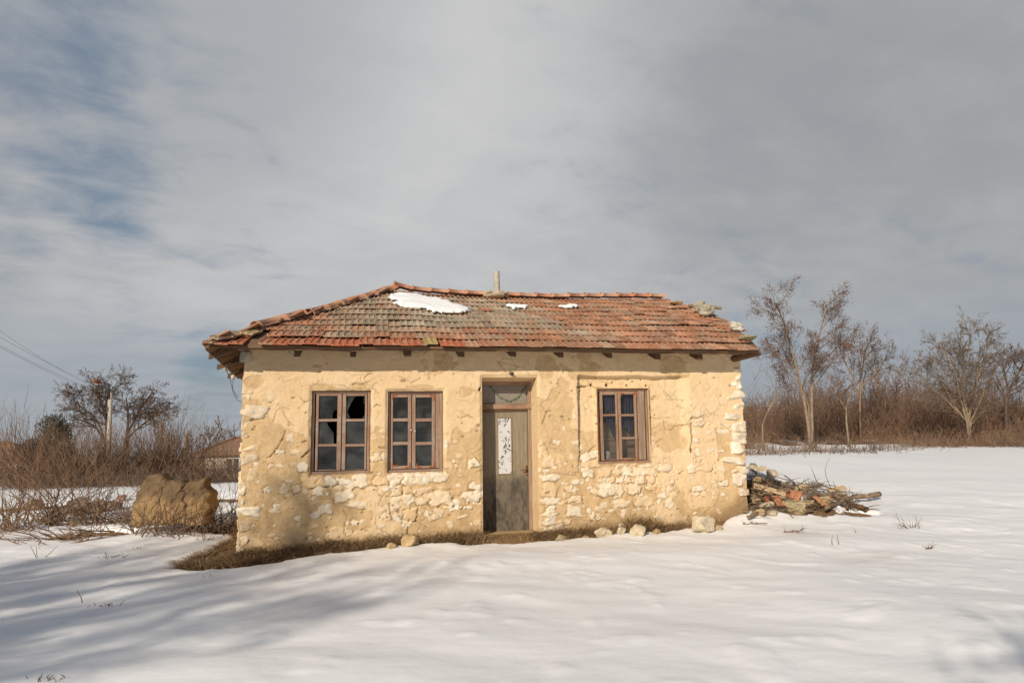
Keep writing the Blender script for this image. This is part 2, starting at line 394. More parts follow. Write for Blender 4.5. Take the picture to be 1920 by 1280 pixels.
# ------------------------------------------------------------------ ground and snow
def soil_z(x, y):
    x = np.asarray(x, float); y = np.asarray(y, float)
    z = .25 * (1 - sstep(3, 9.6, y)) - .06
    z = z - .10 * sstep(-1.0, -5, x) * sstep(5, 9, y)
    z = z + .28 * sstep(3.0, 9, x) * sstep(8, 24, y)
    z = z + .62 * np.exp(-((x - 4.55) / .85) ** 2 - ((y - 12.75) / .95) ** 2)           # bank of rubble by the right corner
    z = z + .20 * np.exp(-((x - 5.0) / 1.1) ** 2 - ((y - 11.9) / .6) ** 2)
    hv = (x - HO.x) * HV.x + (y - HO.y) * HV.y; hs = (x - HO.x) * HU.x + (y - HO.y) * HU.y
    z = z + .06 * np.exp(-((hv + 2.1) / .7) ** 2) * sstep(-3.2, -.5, hs) * sstep(6.5, 4.5, hs) + .10 * np.exp(-((hv + .05) / .24) ** 2) * sstep(-4.3, -4.0, hs) * sstep(4.5, 4.2, hs)
    left = sstep(6, -3, x)
    z = z - left * (.115 * np.maximum(0, y - 19.5)) * sstep(19, 24, y) * 1.0
    z = z + .16 * sstep(-3, -7, x) * np.exp(-((y - 16.5) / 3.0) ** 2)
    z = z + (1 - left) * .010 * np.maximum(0, y - 30)
    return z + .03 * (fbm(x * .6, y * .6, 5) - .5)
# bare strip: polygon in pixels, laid on the ground
STRIP = [(322, 1056), (345, 1040), (400, 1022), (438, 1000), (470, 960), (700, 940), (1000, 940), (1330, 940), (1400, 905), (1440, 905), (1500, 925), (1560, 945), (1560, 962), (1500, 966), (1440, 970), (1390, 980), (1345, 992),
         (1300, 995), (1200, 1001), (1130, 1008), (1000, 1018), (905, 1021), (830, 1024), (740, 1030), (650, 1038), (590, 1045), (520, 1056), (450, 1066), (380, 1063)]
def on_ground(px, py, z=0.0):
    d = ray(px, py); t = (z - CAMZ) / d.z; p = CAM + d * t; return (p.x, p.y)
def ground_at(px, py):
    z = 0.0
    for _ in range(12):
        x, y = on_ground(px, py, z); z = float(soil_z(x, y)) + .06
    return Vector((x, y, z))
POLY = np.array([on_ground(a, b, -.03) for a, b in STRIP])
def poly_sd(x, y, P):
    x = np.asarray(x, float).ravel(); y = np.asarray(y, float).ravel(); d = np.full(x.shape, 1e9); ins = np.zeros(x.shape, bool)
    n = len(P)
    for i in range(n):
        a = P[i]; b = P[(i + 1) % n]; e = b - a
        t = np.clip(((x - a[0]) * e[0] + (y - a[1]) * e[1]) / (e @ e + 1e-12), 0, 1)
        d = np.minimum(d, np.hypot(x - a[0] - t * e[0], y - a[1] - t * e[1]))
        c = ((a[1] > y) != (b[1] > y)) & (x < (b[0] - a[0]) * (y - a[1]) / (b[1] - a[1] + 1e-12) + a[0]); ins ^= c
    return np.where(ins, -d, d)
BARE = [(-7.3, 11.6, .55), (-6.2, 11.9, .35), (-8.2, 12.4, .5), (-5.6, 11.95, .75), (-4.7, 11.55, .6), (-6.9, 15.2, .7), (-8.4, 16.5, .8), (-10.5, 14.5, .9), (-9.6, 13.2, .5), (4.75, 11.9, .8), (5.4, 11.9, .7), (6.1, 11.75, .5)]
FEDGE = lambda x: 31.0 + (fbm(np.asarray(x) * .55, np.asarray(x) * 0 + 3, 77, 3) - .5) * 10
def snow_mask(x, y):
    sh = np.asarray(x).shape
    x = np.asarray(x, float).ravel(); y = np.asarray(y, float).ravel()
    wob = (fbm(x * 3, y * 3, 21) - .5) * .30 + (fbm(x * 12, y * 12, 23, 2) - .5) * .07
    sd = poly_sd(x, y, POLY) + wob
    for bx, by, br in BARE: sd = np.minimum(sd, np.hypot(x - bx, (y - by) * 1.5) - br + wob * 2.2)
    th = (y > 19.5) & (x < -1.5)
    patch = fbm(x * .5, y * .5, 41) - .50
    sd = np.where(th, np.minimum(sd, patch * 2.0 + .05), sd)
    hx = (x - HO.x) * HU.x + (y - HO.y) * HU.y; hv = (x - HO.x) * HV.x + (y - HO.y) * HV.y
    inh = (hx > -4.1) & (hx < 4.2) & (hv > -.05) & (hv < 5.8); sd = np.where(inh, -.5, sd)
    far = (y > FEDGE(x)) & (x > 3)
    sd = np.where(far, np.minimum(sd, (fbm(x * .8, y * .8, 51) - .55) * 2), sd)
    return sstep(-.04, .10, sd).reshape(sh)
def snow_z(x, y, m=None):
    if m is None: m = snow_mask(x, y)
    und = .10 * (fbm(x * .55 + y * .2, y * .9, 61, 3) - .5) + .024 * (fbm(x * 1.5 + y * .8, y * 1.9, 67, 3) - .5)
    und = und + .010 * (fbm(x * 6, y * 7, 69, 3) - .5) * sstep(5, 8.5, y) + .012 * sstep(.62, .75, fbm(x * 3.1, y * 3.4, 71, 3))
    return soil_z(x, y) + (.085 + und) * m - .07 * (1 - m)
def axis(lo, hi, step, a, b, n):
    c = np.arange(lo, hi + 1e-6, step)
    l = lo - np.geomspace(step, lo - a, n)[::-1]; r = hi + np.geomspace(step, b - hi, n)
    return np.concatenate([l, c, r])
def sheet(name, xs, ys, zf, mat, smooth=True, colf=None):
    X, Y = np.meshgrid(xs, ys); Z = zf(X, Y); nx, ny = len(xs), len(ys)
    V = np.stack([X, Y, Z], -1).reshape(-1, 3)
    i = np.arange(nx * ny).reshape(ny, nx)
    Q = np.stack([i[:-1, :-1], i[:-1, 1:], i[1:, 1:], i[1:, :-1]], -1).reshape(-1, 4)
    me = bpy.data.meshes.new(name); me.vertices.add(len(V)); me.vertices.foreach_set('co', V.ravel().astype(np.float32))
    me.loops.add(Q.size); me.loops.foreach_set('vertex_index', Q.ravel().astype(np.int32)); me.polygons.add(len(Q))
    me.polygons.foreach_set('loop_start', np.arange(0, Q.size, 4, dtype=np.int32)); me.polygons.foreach_set('loop_total', np.full(len(Q), 4, np.int32))
    me.polygons.foreach_set('use_smooth', np.full(len(Q), smooth)); me.update(calc_edges=True); me.validate(); me.materials.append(mat)
    if colf is not None:
        a = me.color_attributes.new('Col', 'FLOAT_COLOR', 'POINT'); c = np.ones((len(V), 4), np.float32); k = colf(X, Y).ravel(); c[:, 0] = k; c[:, 1] = k; c[:, 2] = k
        a.data.foreach_set('color', c.ravel())
    o = bpy.data.objects.new(name, me); COL.objects.link(o); return o
gxs = axis(-8, 8.5, .1, -900, 900, 50); gys = axis(2.5, 14, .1, -60, 1500, 60)
tag(sheet('ground', gxs, gys, soil_z, M['soil']), kind='structure')
sxs = axis(-9, 9, .045, -900, 900, 70); sys_ = axis(2.6, 13.5, .045, -60, 1500, 80)
def dirtf(x, y):
    a, b = on_ground(1490, 1000), on_ground(1640, 1055)
    k = .55 * np.exp(-((x - a[0]) / .55) ** 2 - ((y - a[1]) / .5) ** 2) + .35 * np.exp(-((x - b[0]) / .6) ** 2 - ((y - b[1]) / .5) ** 2)
    k = k + .5 * np.exp(-((x - 5.0) / 1.2) ** 2 - ((y - 11.2) / .35) ** 2)
    sd = poly_sd(x, y, POLY).reshape(x.shape); k = k + .25 * sstep(.35, 0, sd)
    return np.clip(k, 0, 1)
tag(sheet('snow', sxs, sys_, snow_z, M['snow'], True, dirtf), kind='structure')
def gz(x, y): return float(snow_z(np.array([x]), np.array([y]))[0])
def top_z(x, y): return max(gz(x, y), float(soil_z(x, y)))

# ------------------------------------------------------------------ the house
house = empty('stone_house', HO, 'derelict single-storey stone house with ochre mud plaster and red tiled roof', 'house', rz=HA)
SL0 = fac(457, 700)[0]; SL1 = fac(446, 1030)[0]; SR0 = fac(1388, 700)[0]; SR1 = fac(1402, 930)[0]
ZT = 3.08
def rect(x0, y0, x1, y1):
    a = fac(x0, y0); b = fac(x1, y1); c = fac(x0, y1); d = fac(x1, y0)
    return ((a[0] + c[0]) / 2, (b[0] + d[0]) / 2, (b[1] + c[1]) / 2, (a[1] + d[1]) / 2)   # s0 s1 z0 z1
OW1 = rect(583, 732, 694, 888); OW2 = rect(727, 733, 831, 885); OW3 = rect(1121, 728, 1219, 868); OD = rect(905, 707, 1009, 1003)
OPEN = [OW1, OW2, OW3, OD]
def za(x, y): return fac(420 + x / 3.2815, 690 + y / 3.2815)
def zb(x, y): return fac(880 + x / 3.5556, 690 + y / 3.5556)
STA = [(330,212,10,8),(288,188,16,14),(405,425,18,22),(487,608,33,25),(440,515,20,14),(345,515,25,12),(292,600,16,10),(342,600,18,8),(432,590,10,8),(265,748,18,16),(367,747,24,20),(448,745,22,22),(400,693,20,8),
(550,697,66,33),(640,699,48,28),(733,702,45,25),(832,690,46,38),(965,697,48,22),(1053,681,40,32),(1133,682,38,36),(1212,680,40,34),(1287,668,36,32),(1352,668,28,24),(580,755,28,26),(552,800,10,12),(705,735,28,12),(738,785,55,28),(797,788,9,8),(820,838,55,20),
(995,738,18,16),(940,740,10,14),(1042,738,30,16),(1060,770,32,14),(1050,820,27,28),(1128,748,25,22),(1210,757,50,18),(1135,806,36,26),(1210,818,38,18),(1333,800,72,40),(1425,830,28,20),(1415,862,35,12),(615,868,40,26),(555,905,26,16),(325,845,22,10),(310,875,26,12),
(453,925,17,18),(1050,855,30,10),(1040,882,30,12),(1145,902,40,34),(1065,918,32,22),(1325,885,22,20),(1250,895,15,20),(1275,890,8,8),(1290,922,30,14),(1380,855,30,8),(1505,857,30,10),(1120,860,20,10),(990,862,30,14),(985,912,18,14),(1470,912,32,7),(1390,960,16,22),(1115,962,14,26),
(1150,950,14,16),(805,950,18,14),(848,945,14,12),(1560,950,26,16),(1540,585,40,22),(1432,602,13,12),(1380,595,26,20),(1365,540,12,14),(1445,540,20,14),(1362,465,14,26),(1422,452,14,12),(1552,735,36,28),(1530,788,60,30),(975,385,16,10),(930,555,30,16),(985,540,14,20),(940,530,20,8),(980,420,10,8),(1440,720,14,10),(1330,740,20,10)]
STB = [(528,630,40,30),(512,688,18,14),(543,730,52,22),(535,808,45,45),(548,885,52,24),(550,932,30,14),(540,968,42,20),(540,1018,40,28),(625,1030,45,16),(580,1078,70,28),(582,495,28,12),(708,495,22,12),(680,590,14,16),(700,322,12,10),(630,400,8,12),(600,350,7,6),(745,530,14,24),(800,588,60,24),(805,640,58,24),(790,695,44,28),
(908,692,48,34),(988,690,32,22),(1052,695,34,26),(1140,688,44,30),(1000,655,40,9),(1100,648,30,8),(1180,650,50,8),(1212,692,28,22),(1310,665,45,24),(1400,680,20,18),(1480,670,34,24),(1570,670,55,18),(1665,660,16,10),(710,757,28,14),(792,746,16,16),(870,745,14,14),(912,746,16,20),(950,746,24,22),(1010,746,28,18),(1058,745,22,20),(1138,744,32,24),(1215,742,28,26),
(1293,755,14,14),(1355,760,18,12),(1638,722,16,24),(680,805,40,20),(828,820,18,16),(915,808,55,40),(1000,808,26,32),(1045,798,14,24),(1100,803,40,36),(1215,797,30,20),(1340,803,24,18),(1408,800,12,16),(1525,802,40,20),(1508,840,30,10),(1695,768,36,16),(1285,850,32,16),(1360,858,22,18),(705,870,44,18),(990,855,28,6),(1165,888,56,32),(1010,900,54,24),
(900,912,16,18),(860,936,22,14),(695,950,44,34),(800,952,16,18),(1330,905,24,28),(1265,890,14,16),(862,990,16,20),(948,948,20,8),(1028,965,14,28),(890,1003,24,6),(820,985,14,24),(1520,302,34,24),(1528,362,48,26),(1508,480,22,14),(1523,562,20,28),(1525,612,22,14),(1500,425,18,12),(1715,380,32,8),(1690,420,40,14),(1595,425,16,8),(1590,475,30,12),(1598,548,12,14),(1680,552,22,6),(1025,1052,26,16),(745,1080,40,18)]
HOLES = [(926,112,9,11),(1060,115,7,9),(1188,118,6,6),(1157,75,4,4),(965,95,6,5),(825,112,7,10),(1205,262,10,14),(750,150,5,5),(852,370,7,5),(1218,330,8,5),(1480,548,8,14),(1482,335,5,10),(70,140,6,14)]
CRK = [('b', [(720,132),(745,128),(760,118),(785,122)], 9), ('b', [(785,122),(815,112),(850,135),(890,132)], 4), ('b', [(490,365),(505,325),(517,290),(545,284)], 3.5), ('b', [(722,60),(720,200),(735,300),(732,420),(738,560),(730,700)], 4),
       ('b', [(1210,310),(1260,345),(1310,330),(1360,330)], 2.5), ('b', [(1300,350),(1320,410),(1360,412),(1385,385),(1440,385),(1480,370)], 3), ('b', [(1310,150),(1360,200),(1440,212)], 2), ('b', [(1220,560),(1250,490),(1300,470)], 2), ('b', [(1480,360),(1485,470),(1478,545)], 5), ('b', [(800,560),(825,525),(850,515)], 3),
       ('b', [(1590,1000),(1570,960),(1600,940)], 2), ('b', [(505,695),(600,700),(720,715)], 2), ('b', [(500,756),(560,752),(580,765)], 4),
       ('a', [(158,322),(200,312),(252,298)], 12), ('a', [(375,380),(360,440),(320,500),(290,550),(265,552)], 4), ('a', [(480,545),(505,525),(528,508)], 10), ('a', [(730,880),(755,905),(742,960),(750,1030)], 3), ('a', [(1018,830),(1022,900),(1040,935)], 5), ('a', [(925,240),(945,228),(965,235)], 3), ('a', [(1112,1040),(1130,1015),(1128,985)], 7),
       ('a', [(470,180),(500,210),(560,190)], 2), ('a', [(865,60),(890,40),(915,35)], 3), ('a', [(800,95),(850,98),(880,85)], 3), ('a', [(1080,50),(1150,90),(1210,60)], 2), ('a', [(360,260),(400,330),(430,350)], 2), ('a', [(1460,310),(1500,295),(1530,310)], 3), ('a', [(540,290),(530,380),(535,500),(525,660)], 7), ('a', [(640,730),(700,715),(760,720)], 3), ('a', [(480,455),(500,453)], 6), ('a', [(955,488),(990,492)], 5), ('a', [(1505,747),(1545,750)], 6)]
def wall_front():
    st = .0125
    def grid(lo, hi, marks):
        c = sorted(set([lo, hi] + [m for m in marks if lo < m < hi])); o = []
        for a, b in zip(c, c[1:]):
            n = max(1, int(round((b - a) / st))); o += list(np.linspace(a, b, n, endpoint=False))
        return np.array(o + [hi])
    ss = grid(SL0, SR0, [k for o in OPEN for k in o[:2]]); zs = grid(-.45, ZT, [k for o in OPEN for k in o[2:]])
    S, Z = np.meshgrid(ss, zs); sh = S.shape
    dist = np.full(sh, 9.)
    for s0, s1, z0, z1 in OPEN:
        dx = np.maximum(np.maximum(s0 - S, S - s1), 0); dz = np.maximum(np.maximum(z0 - Z, Z - z1), 0); dist = np.minimum(dist, np.hypot(dx, dz))
    D = .035 * (fbm(S * .9, Z * .9, 101) - .5) + .020 * (fbm(S * 4, Z * 4, 103) - .5) + .010 * (fbm(S * 16, Z * 16, 107, 3) - .5)
    cn = fbm(S * 1.5, Z * 1.5, 111, 5) + .10 * (fbm(S * 9, Z * 9, 113, 3) - .5)
    bias = .16 * sstep(1.2, 2.5, Z) - .04 - .06 * sstep(.9, .3, Z)
    bias = bias + .20 * np.exp(-((S - 2.9) / .9) ** 2 - ((Z - 2.05) / .35) ** 2)
    coat = sstep(.47, .495, cn + bias)
    for (x, y, rx, ry) in [(1340, 460, 130, 110), (580, 430, 90, 190)]:           # worn panels beside the right window and the door
        cs, cz = zb(x, y); r = np.hypot((S - cs) / (rx / 3.5556 / 112), (Z - cz) / (ry / 3.5556 / 112)) + (fbm(S * 7, Z * 7, 117) - .5) * .9
        coat = coat * sstep(.85, 1.0, r)
    for (x, y, rx, ry) in [(600, 125, 80, 28), (830, 108, 50, 22), (1490, 145, 50, 40), (190, 85, 55, 45), (1220, 118, 90, 20)]:
        cs, cz = za(x, y); r = np.hypot((S - cs) / (rx / 3.28 / 118), (Z - cz) / (ry / 3.28 / 118)) + (fbm(S * 7, Z * 7, 119) - .5) * .8
        coat = coat * sstep(.85, 1.0, r)
    D += .010 * coat
    # shallow blind niche around the right window
    (a0, b1), (a1, _) = zb(722, 52), zb(1468, 52); b0 = zb(735, 690)[1]
    wv = (fbm(S * 2, Z * 2, 121) - .5) * .05
    edge = np.minimum(np.minimum(S - a0 - wv * .4, a1 - S + wv * 1.2), b1 - Z + wv)
    nd = .075 * sstep(b0 - .05, b0 + 1.0, Z) + .02 * sstep(b0 - .2, b0, Z)
    D -= nd * sstep(-.012, .03, edge) * np.where(S > a1 - .25, sstep(a1 + .02, a1 - .22, S), 1)
    # stones
    stone = np.zeros(sh); tone = np.zeros(sh); gap_shade = np.zeros(sh)
    rs = random.Random(5)
    L = [(za(x, y), rx / 3.2815 / 120, ry / 3.2815 / 120) for x, y, rx, ry in STA] + [(zb(x, y), rx / 3.5556 / 111, ry / 3.5556 / 111) for x, y, rx, ry in STB]
    for _ in range(190):
        z = rs.choice([rs.uniform(.05, .95), rs.uniform(.1, 1.3)]); L.append(((rs.uniform(SL0 + .2, SR0 - .3), z), rs.uniform(.012, .045), rs.uniform(.010, .03)))
    for (cs, cz), rx, ry in L:
        if rx < .001: continue
        rx *= 1.06; ry *= 1.06
        i0, i1 = np.searchsorted(ss, [cs - rx * 1.5, cs + rx * 1.5]); j0, j1 = np.searchsorted(zs, [cz - ry * 1.5, cz + ry * 1.5])
        if i1 <= i0 or j1 <= j0: continue
        s_, z_ = S[j0:j1, i0:i1], Z[j0:j1, i0:i1]
        rot = rs.uniform(-.25, .25); dnz = z_ * 0 + rs.uniform(-1, .6); x = (s_ - cs); y = (z_ - cz); x, y = x * math.cos(rot) + y * math.sin(rot), y * math.cos(rot) - x * math.sin(rot)
        an = np.arctan2(y / ry, x / rx); e = 2.9
        q = (np.abs(x / rx) ** e + np.abs(y / ry) ** e) ** (1 / e)
        wob = sum(rs.uniform(.02, .10) * np.cos(k * an + rs.uniform(0, 6.3)) for k in (2, 3, 4, 5, 7))
        q = q * (1 + 1.25 * wob) + (fbm(s_ * 20, z_ * 20, 131, 3) - .5) * .36
        m = sstep(1.04, .90, q); t = rs.random() ** 2
        hg = .002 + .009 * min(1, rx / .1) * np.sqrt(np.clip(1 - q ** 4, 0, 1)) + 0.020 * min(1, rx / .07) * (fbm(s_ * 13, z_ * 13, rs.randrange(999), 4) - .5)
        rim = sstep(1.35, 1.0, q) * (1 - m) * (1 + 1.2 * np.sign(dnz))
        D[j0:j1, i0:i1] += m * hg - rim * .010
        lowrim = sstep(1.28, 1.04, q) * (1 - m) * np.clip(.35 - y / ry * .8, 0, 1) * sstep(.34, .56, fbm(s_ * 11, z_ * 11, 133, 2)); gap_shade[j0:j1, i0:i1] = np.maximum(gap_shade[j0:j1, i0:i1], lowrim * min(1, rx / .07))
        sub = stone[j0:j1, i0:i1]; tone[j0:j1, i0:i1] = np.where(m > sub, t, tone[j0:j1, i0:i1]); stone[j0:j1, i0:i1] = np.maximum(sub, m)
    dirt = .92 * gap_shade * (1 - stone)  # channel holds real dirt and the painted shade beneath the stones
    for x, y, rx, ry in HOLES:
        cs, cz = zb(x, y); r = np.hypot((S - cs) / (rx / 3.5556 / 105), (Z - cz) / (ry / 3.5556 / 105)) + (fbm(S * 40, Z * 40, 137, 2) - .5) * .6
        k = sstep(1.2, .6, r); D -= .06 * k; dirt = np.maximum(dirt, k)
    rp = random.Random(77)
    for _ in range(260):
        cs, cz = rp.uniform(SL0 + .1, SR0 - .1), rp.uniform(.05, 2.6); r_ = rp.uniform(.007, .02) * (1.6 if rp.random() < .1 else 1)
        i0, i1 = np.searchsorted(ss, [cs - .06, cs + .06]); j0, j1 = np.searchsorted(zs, [cz - .06, cz + .06])
        q = np.hypot((S[j0:j1, i0:i1] - cs) / rp.uniform(1, 2.2), Z[j0:j1, i0:i1] - cz); k = sstep(r_, r_ * .4, q) * .7
        dirt[j0:j1, i0:i1] = np.maximum(dirt[j0:j1, i0:i1], k); D[j0:j1, i0:i1] -= .02 * k
    for w, pts, wd in CRK + [('r', [(cx + .09 * k * math.cos(an + .5 * math.sin(k * 1.7 + cx)), cz + .09 * k * math.sin(an + .5 * math.sin(k * 1.7 + cx))) for k in range(rp.choice([3, 4, 5, 7]))], rp.uniform(1.0, 2.0)) for cx, cz, an in [(rp.uniform(SL0 + .2, SR0 - .4), rp.uniform(.3, 2.7), rp.uniform(0, 6.28)) for _ in range(15)]]:
        P = pts if w == 'r' else [(za if w == 'a' else zb)(*p) for p in pts]; r = wd / 3.4 / 115 * .5
        ws = S + (fbm(S * 9, Z * 9, 141, 3) - .5) * .05; wz = Z + (fbm(S * 9, Z * 9, 143, 3) - .5) * .05
        for a, b in zip(P, P[1:]):
            e0, e1 = b[0] - a[0], b[1] - a[1]; t = np.clip(((ws - a[0]) * e0 + (wz - a[1]) * e1) / (e0 * e0 + e1 * e1 + 1e-9), 0, 1)
            d = np.hypot(ws - a[0] - t * e0, wz - a[1] - t * e1); k = sstep(r + .010, r * .5, d) * (.35 + .65 * min(1, wd / 6)); dirt = np.maximum(dirt, k * .85); D -= k * .02
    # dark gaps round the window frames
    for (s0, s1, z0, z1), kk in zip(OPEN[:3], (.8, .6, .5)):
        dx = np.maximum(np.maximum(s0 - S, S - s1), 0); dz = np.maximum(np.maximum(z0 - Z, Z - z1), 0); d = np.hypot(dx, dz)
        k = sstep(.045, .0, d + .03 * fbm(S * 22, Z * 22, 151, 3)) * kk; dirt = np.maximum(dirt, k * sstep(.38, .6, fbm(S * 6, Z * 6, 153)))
    # brown splash stain along the foot of the wall
    zb0 = np.interp(S, [SL0, -2.2, -.5, .5, 2.5, 3.4, SR0], [-.05, -.05, -.05, .02, -.02, .1, .42])
    dirt = np.maximum(dirt, .62 * sstep(.22, -.02, Z - zb0 + (fbm(S * 3, Z * 3, 157) - .5) * .28) * (1 - .5 * stone))
    dirt = np.maximum(dirt, .55 * np.exp(-((S - .72) / .13) ** 2 - ((Z - .03) / .16) ** 2))
    dirt = np.maximum(dirt, .25 * sstep(.58, .75, fbm(S * 4, Z * 1.6, 159)) * sstep(1.5, .4, Z) * (1 - stone))
    D = D * sstep(0, .05, dist) - .016 * sstep(.05, .0, dist)
    # taper of the ends: the foot spreads a little, ragged rims
    f = np.clip((2.6 - Z) / 2.7, 0, 1); kx = (S - SL0) / (SR0 - SL0)
    rag = (fbm(Z * 5, S * 0, 163) - .5) * .05
    So = S + (SL1 - SL0) * f * np.clip(1 - kx * 5, 0, 1) + (SR1 - SR0) * f * np.clip(1 - (1 - kx) * 5, 0, 1) + rag * np.clip(1 - np.minimum(kx, 1 - kx) * 40, 0, 1)
    V = np.stack([So, -D, Z], -1).reshape(-1, 3)
    ny, nx = sh; ix = np.arange(nx * ny).reshape(ny, nx)
    sc = (S[:-1, :-1] + S[1:, 1:]) / 2; zc = (Z[:-1, :-1] + Z[1:, 1:]) / 2; keep = np.ones(sc.shape, bool)
    for s0, s1, z0, z1 in OPEN: keep &= ~((sc > s0) & (sc < s1) & (zc > z0) & (zc < z1))
    Q = np.stack([ix[:-1, :-1], ix[:-1, 1:], ix[1:, 1:], ix[1:, :-1]], -1)[keep]
    mb = MB(); mb.v = [tuple(p) for p in V.tolist()]; mb.f = [tuple(q) for q in Q.tolist()]; mb.m = [0] * len(mb.f)
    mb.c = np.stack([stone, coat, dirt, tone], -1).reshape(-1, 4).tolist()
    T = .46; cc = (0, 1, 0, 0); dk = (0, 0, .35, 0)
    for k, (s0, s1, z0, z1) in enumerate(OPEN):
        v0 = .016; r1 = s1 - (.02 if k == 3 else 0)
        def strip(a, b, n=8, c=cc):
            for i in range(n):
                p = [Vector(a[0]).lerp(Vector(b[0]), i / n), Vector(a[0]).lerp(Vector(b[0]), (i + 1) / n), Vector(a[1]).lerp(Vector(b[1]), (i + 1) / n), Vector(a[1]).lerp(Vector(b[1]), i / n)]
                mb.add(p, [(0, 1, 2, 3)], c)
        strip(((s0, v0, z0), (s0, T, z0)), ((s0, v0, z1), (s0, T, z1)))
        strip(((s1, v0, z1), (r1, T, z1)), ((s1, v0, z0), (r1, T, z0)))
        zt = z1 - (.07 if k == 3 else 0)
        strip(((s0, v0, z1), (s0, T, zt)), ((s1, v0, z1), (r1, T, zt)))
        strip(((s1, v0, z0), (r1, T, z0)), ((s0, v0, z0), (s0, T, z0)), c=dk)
    # the other three outer walls and the gable
    dep = 5.7
    def qd(a, b, c, d, n=12):
        a, b, c, d = map(Vector, (a, b, c, d)); g = []
        for j in range(n + 1):
            for i in range(n + 1):
                p = a.lerp(b, i / n).lerp(d.lerp(c, i / n), j / n); g.append(p)
        w = n + 1; mb.add(g, [(j * w + i, j * w + i + 1, (j + 1) * w + i + 1, (j + 1) * w + i) for j in range(n) for i in range(n)], (0, .4, 0, 0))
    qd((SL1 + .02, dep, -.45), (SL1 + .02, 0, -.45), (SL0 + .02, 0, ZT - .25), (SL0 + .02, dep, ZT - .5))
    qd((SR1 - .02, 0, -.45), (SR1 - .02, dep, -.45), (SR0 - .02, dep, ZT), (SR0 - .02, 0, ZT))
    qd((SR1 - .02, dep, -.45), (SL1 + .02, dep, -.45), (SL0 + .02, dep, ZT - .5), (SR0 - .02, dep, ZT))
    mb.add([(SR0 - .02, 0, ZT), (SR0 - .02, dep, ZT), (SR0 - .02, dep / 2, ZT + 1.18)], [(0, 1, 2)], (0, .4, 0, 0))
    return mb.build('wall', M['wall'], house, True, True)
wall_front()

# room behind the windows
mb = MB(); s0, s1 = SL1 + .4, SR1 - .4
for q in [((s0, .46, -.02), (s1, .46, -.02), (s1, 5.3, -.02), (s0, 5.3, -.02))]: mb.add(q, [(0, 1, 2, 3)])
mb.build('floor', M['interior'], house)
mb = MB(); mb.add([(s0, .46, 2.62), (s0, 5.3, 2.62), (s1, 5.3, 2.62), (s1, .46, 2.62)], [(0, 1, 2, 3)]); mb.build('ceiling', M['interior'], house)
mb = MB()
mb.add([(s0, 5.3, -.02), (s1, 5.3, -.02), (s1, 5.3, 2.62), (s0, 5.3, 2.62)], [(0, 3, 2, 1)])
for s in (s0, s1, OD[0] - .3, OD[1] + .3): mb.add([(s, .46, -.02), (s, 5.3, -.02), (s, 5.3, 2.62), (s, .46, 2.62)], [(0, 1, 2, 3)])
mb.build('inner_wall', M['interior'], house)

# quoin stones, one mesh each
def lump(mb, c, r, seed, col, sub=3, flat=.0, e=.30, boxy=3.0, cut=.62):
    import bmesh
    bm = bmesh.new(); bmesh.ops.create_icosphere(bm, subdivisions=sub, radius=1)
    rs = random.Random(seed); off = Vector((rs.uniform(-50, 50), rs.uniform(-50, 50), rs.uniform(-50, 50)))
    cuts = [(Vector((rs.gauss(0, 1), rs.gauss(0, 1), rs.gauss(0, 1))).normalized(), rs.uniform(cut, .95)) for _ in range(9)]
    vs = []
    for v in bm.verts:
        p = v.co.copy()
        q = (abs(p.x) ** boxy + abs(p.y) ** boxy + abs(p.z) ** boxy) ** (1 / boxy); p /= q
        for n, d in cuts:
            k = p.dot(n)
            if k > d: p -= n * (k - d) * .85
        p *= 1 + e * (mnoise.fractal(p * 1.3 + off, 1, 2, 3) * .35) + .05 * mnoise.noise(p * 5 + off)
        vs.append(Vector(c) + Vector((p.x * r[0], p.y * r[1], p.z * r[2])))
    fs = [tuple(v.index for v in f.verts) for f in bm.faces]; bm.free()
    mb.add(vs, fs, col)
def stone_col(rs, warm=.5):
    t = rs.random() * warm; k = rs.uniform(.82, 1.02)
    return tuple(k * (a * (1 - t) + b * t) for a, b in zip((.82, .73, .58), (.70, .50, .28))) + (1,)
QR = [(1790,18,36,18),(1796,65,36,22),(1792,115,40,24),(1770,188,90,30),(1800,258,46,32),(1782,328,70,28),(1808,392,50,32),(1795,466,68,34),(1806,534,54,36),(1770,613,90,28),(1818,680,60,24),(1815,752,55,42),(1840,825,40,22)]
rs = random.Random(3)
for x, y, rx, ry in QR:
    cs, cz = zb(x, y); mb = MB(); k = 1 / 3.5556 / 106
    lump(mb, (cs - .035, .108, cz), (rx * k * 1.05, .15, ry * k * 1.2), rs.randrange(9999), stone_col(rs, .3), 4, e=.42, boxy=7, cut=.80)
    mb.build('quoin_stone', M['quoin'], house, True, True)
QL = [(95,155,50),(160,210,65),(228,312,165),(320,380,42),(385,450,36),(460,522,140),(530,612,100),(615,697,150),(700,780,50),(783,856,46),(860,930,120),(935,1000,62),(1005,1090,70),(1093,1145,40)]
for y0, y1, w in QL:
    xe = 127 - (y0 - 95) / 1050 * 45; a = za(xe, (y0 + y1) / 2); b = za(xe + w, (y0 + y1) / 2); mb = MB()
    lump(mb, ((a[0] + b[0]) / 2 - .008, .10, a[1]), ((b[0] - a[0]) / 2 * 1.1 + .02, .118, (y1 - y0) / 2 / 3.28 / 124 * 1.12), rs.randrange(9999), stone_col(rs, .8), 4, e=.36, boxy=8, cut=.84)
    mb.build('quoin_stone', M['quoin'], house, True, True)

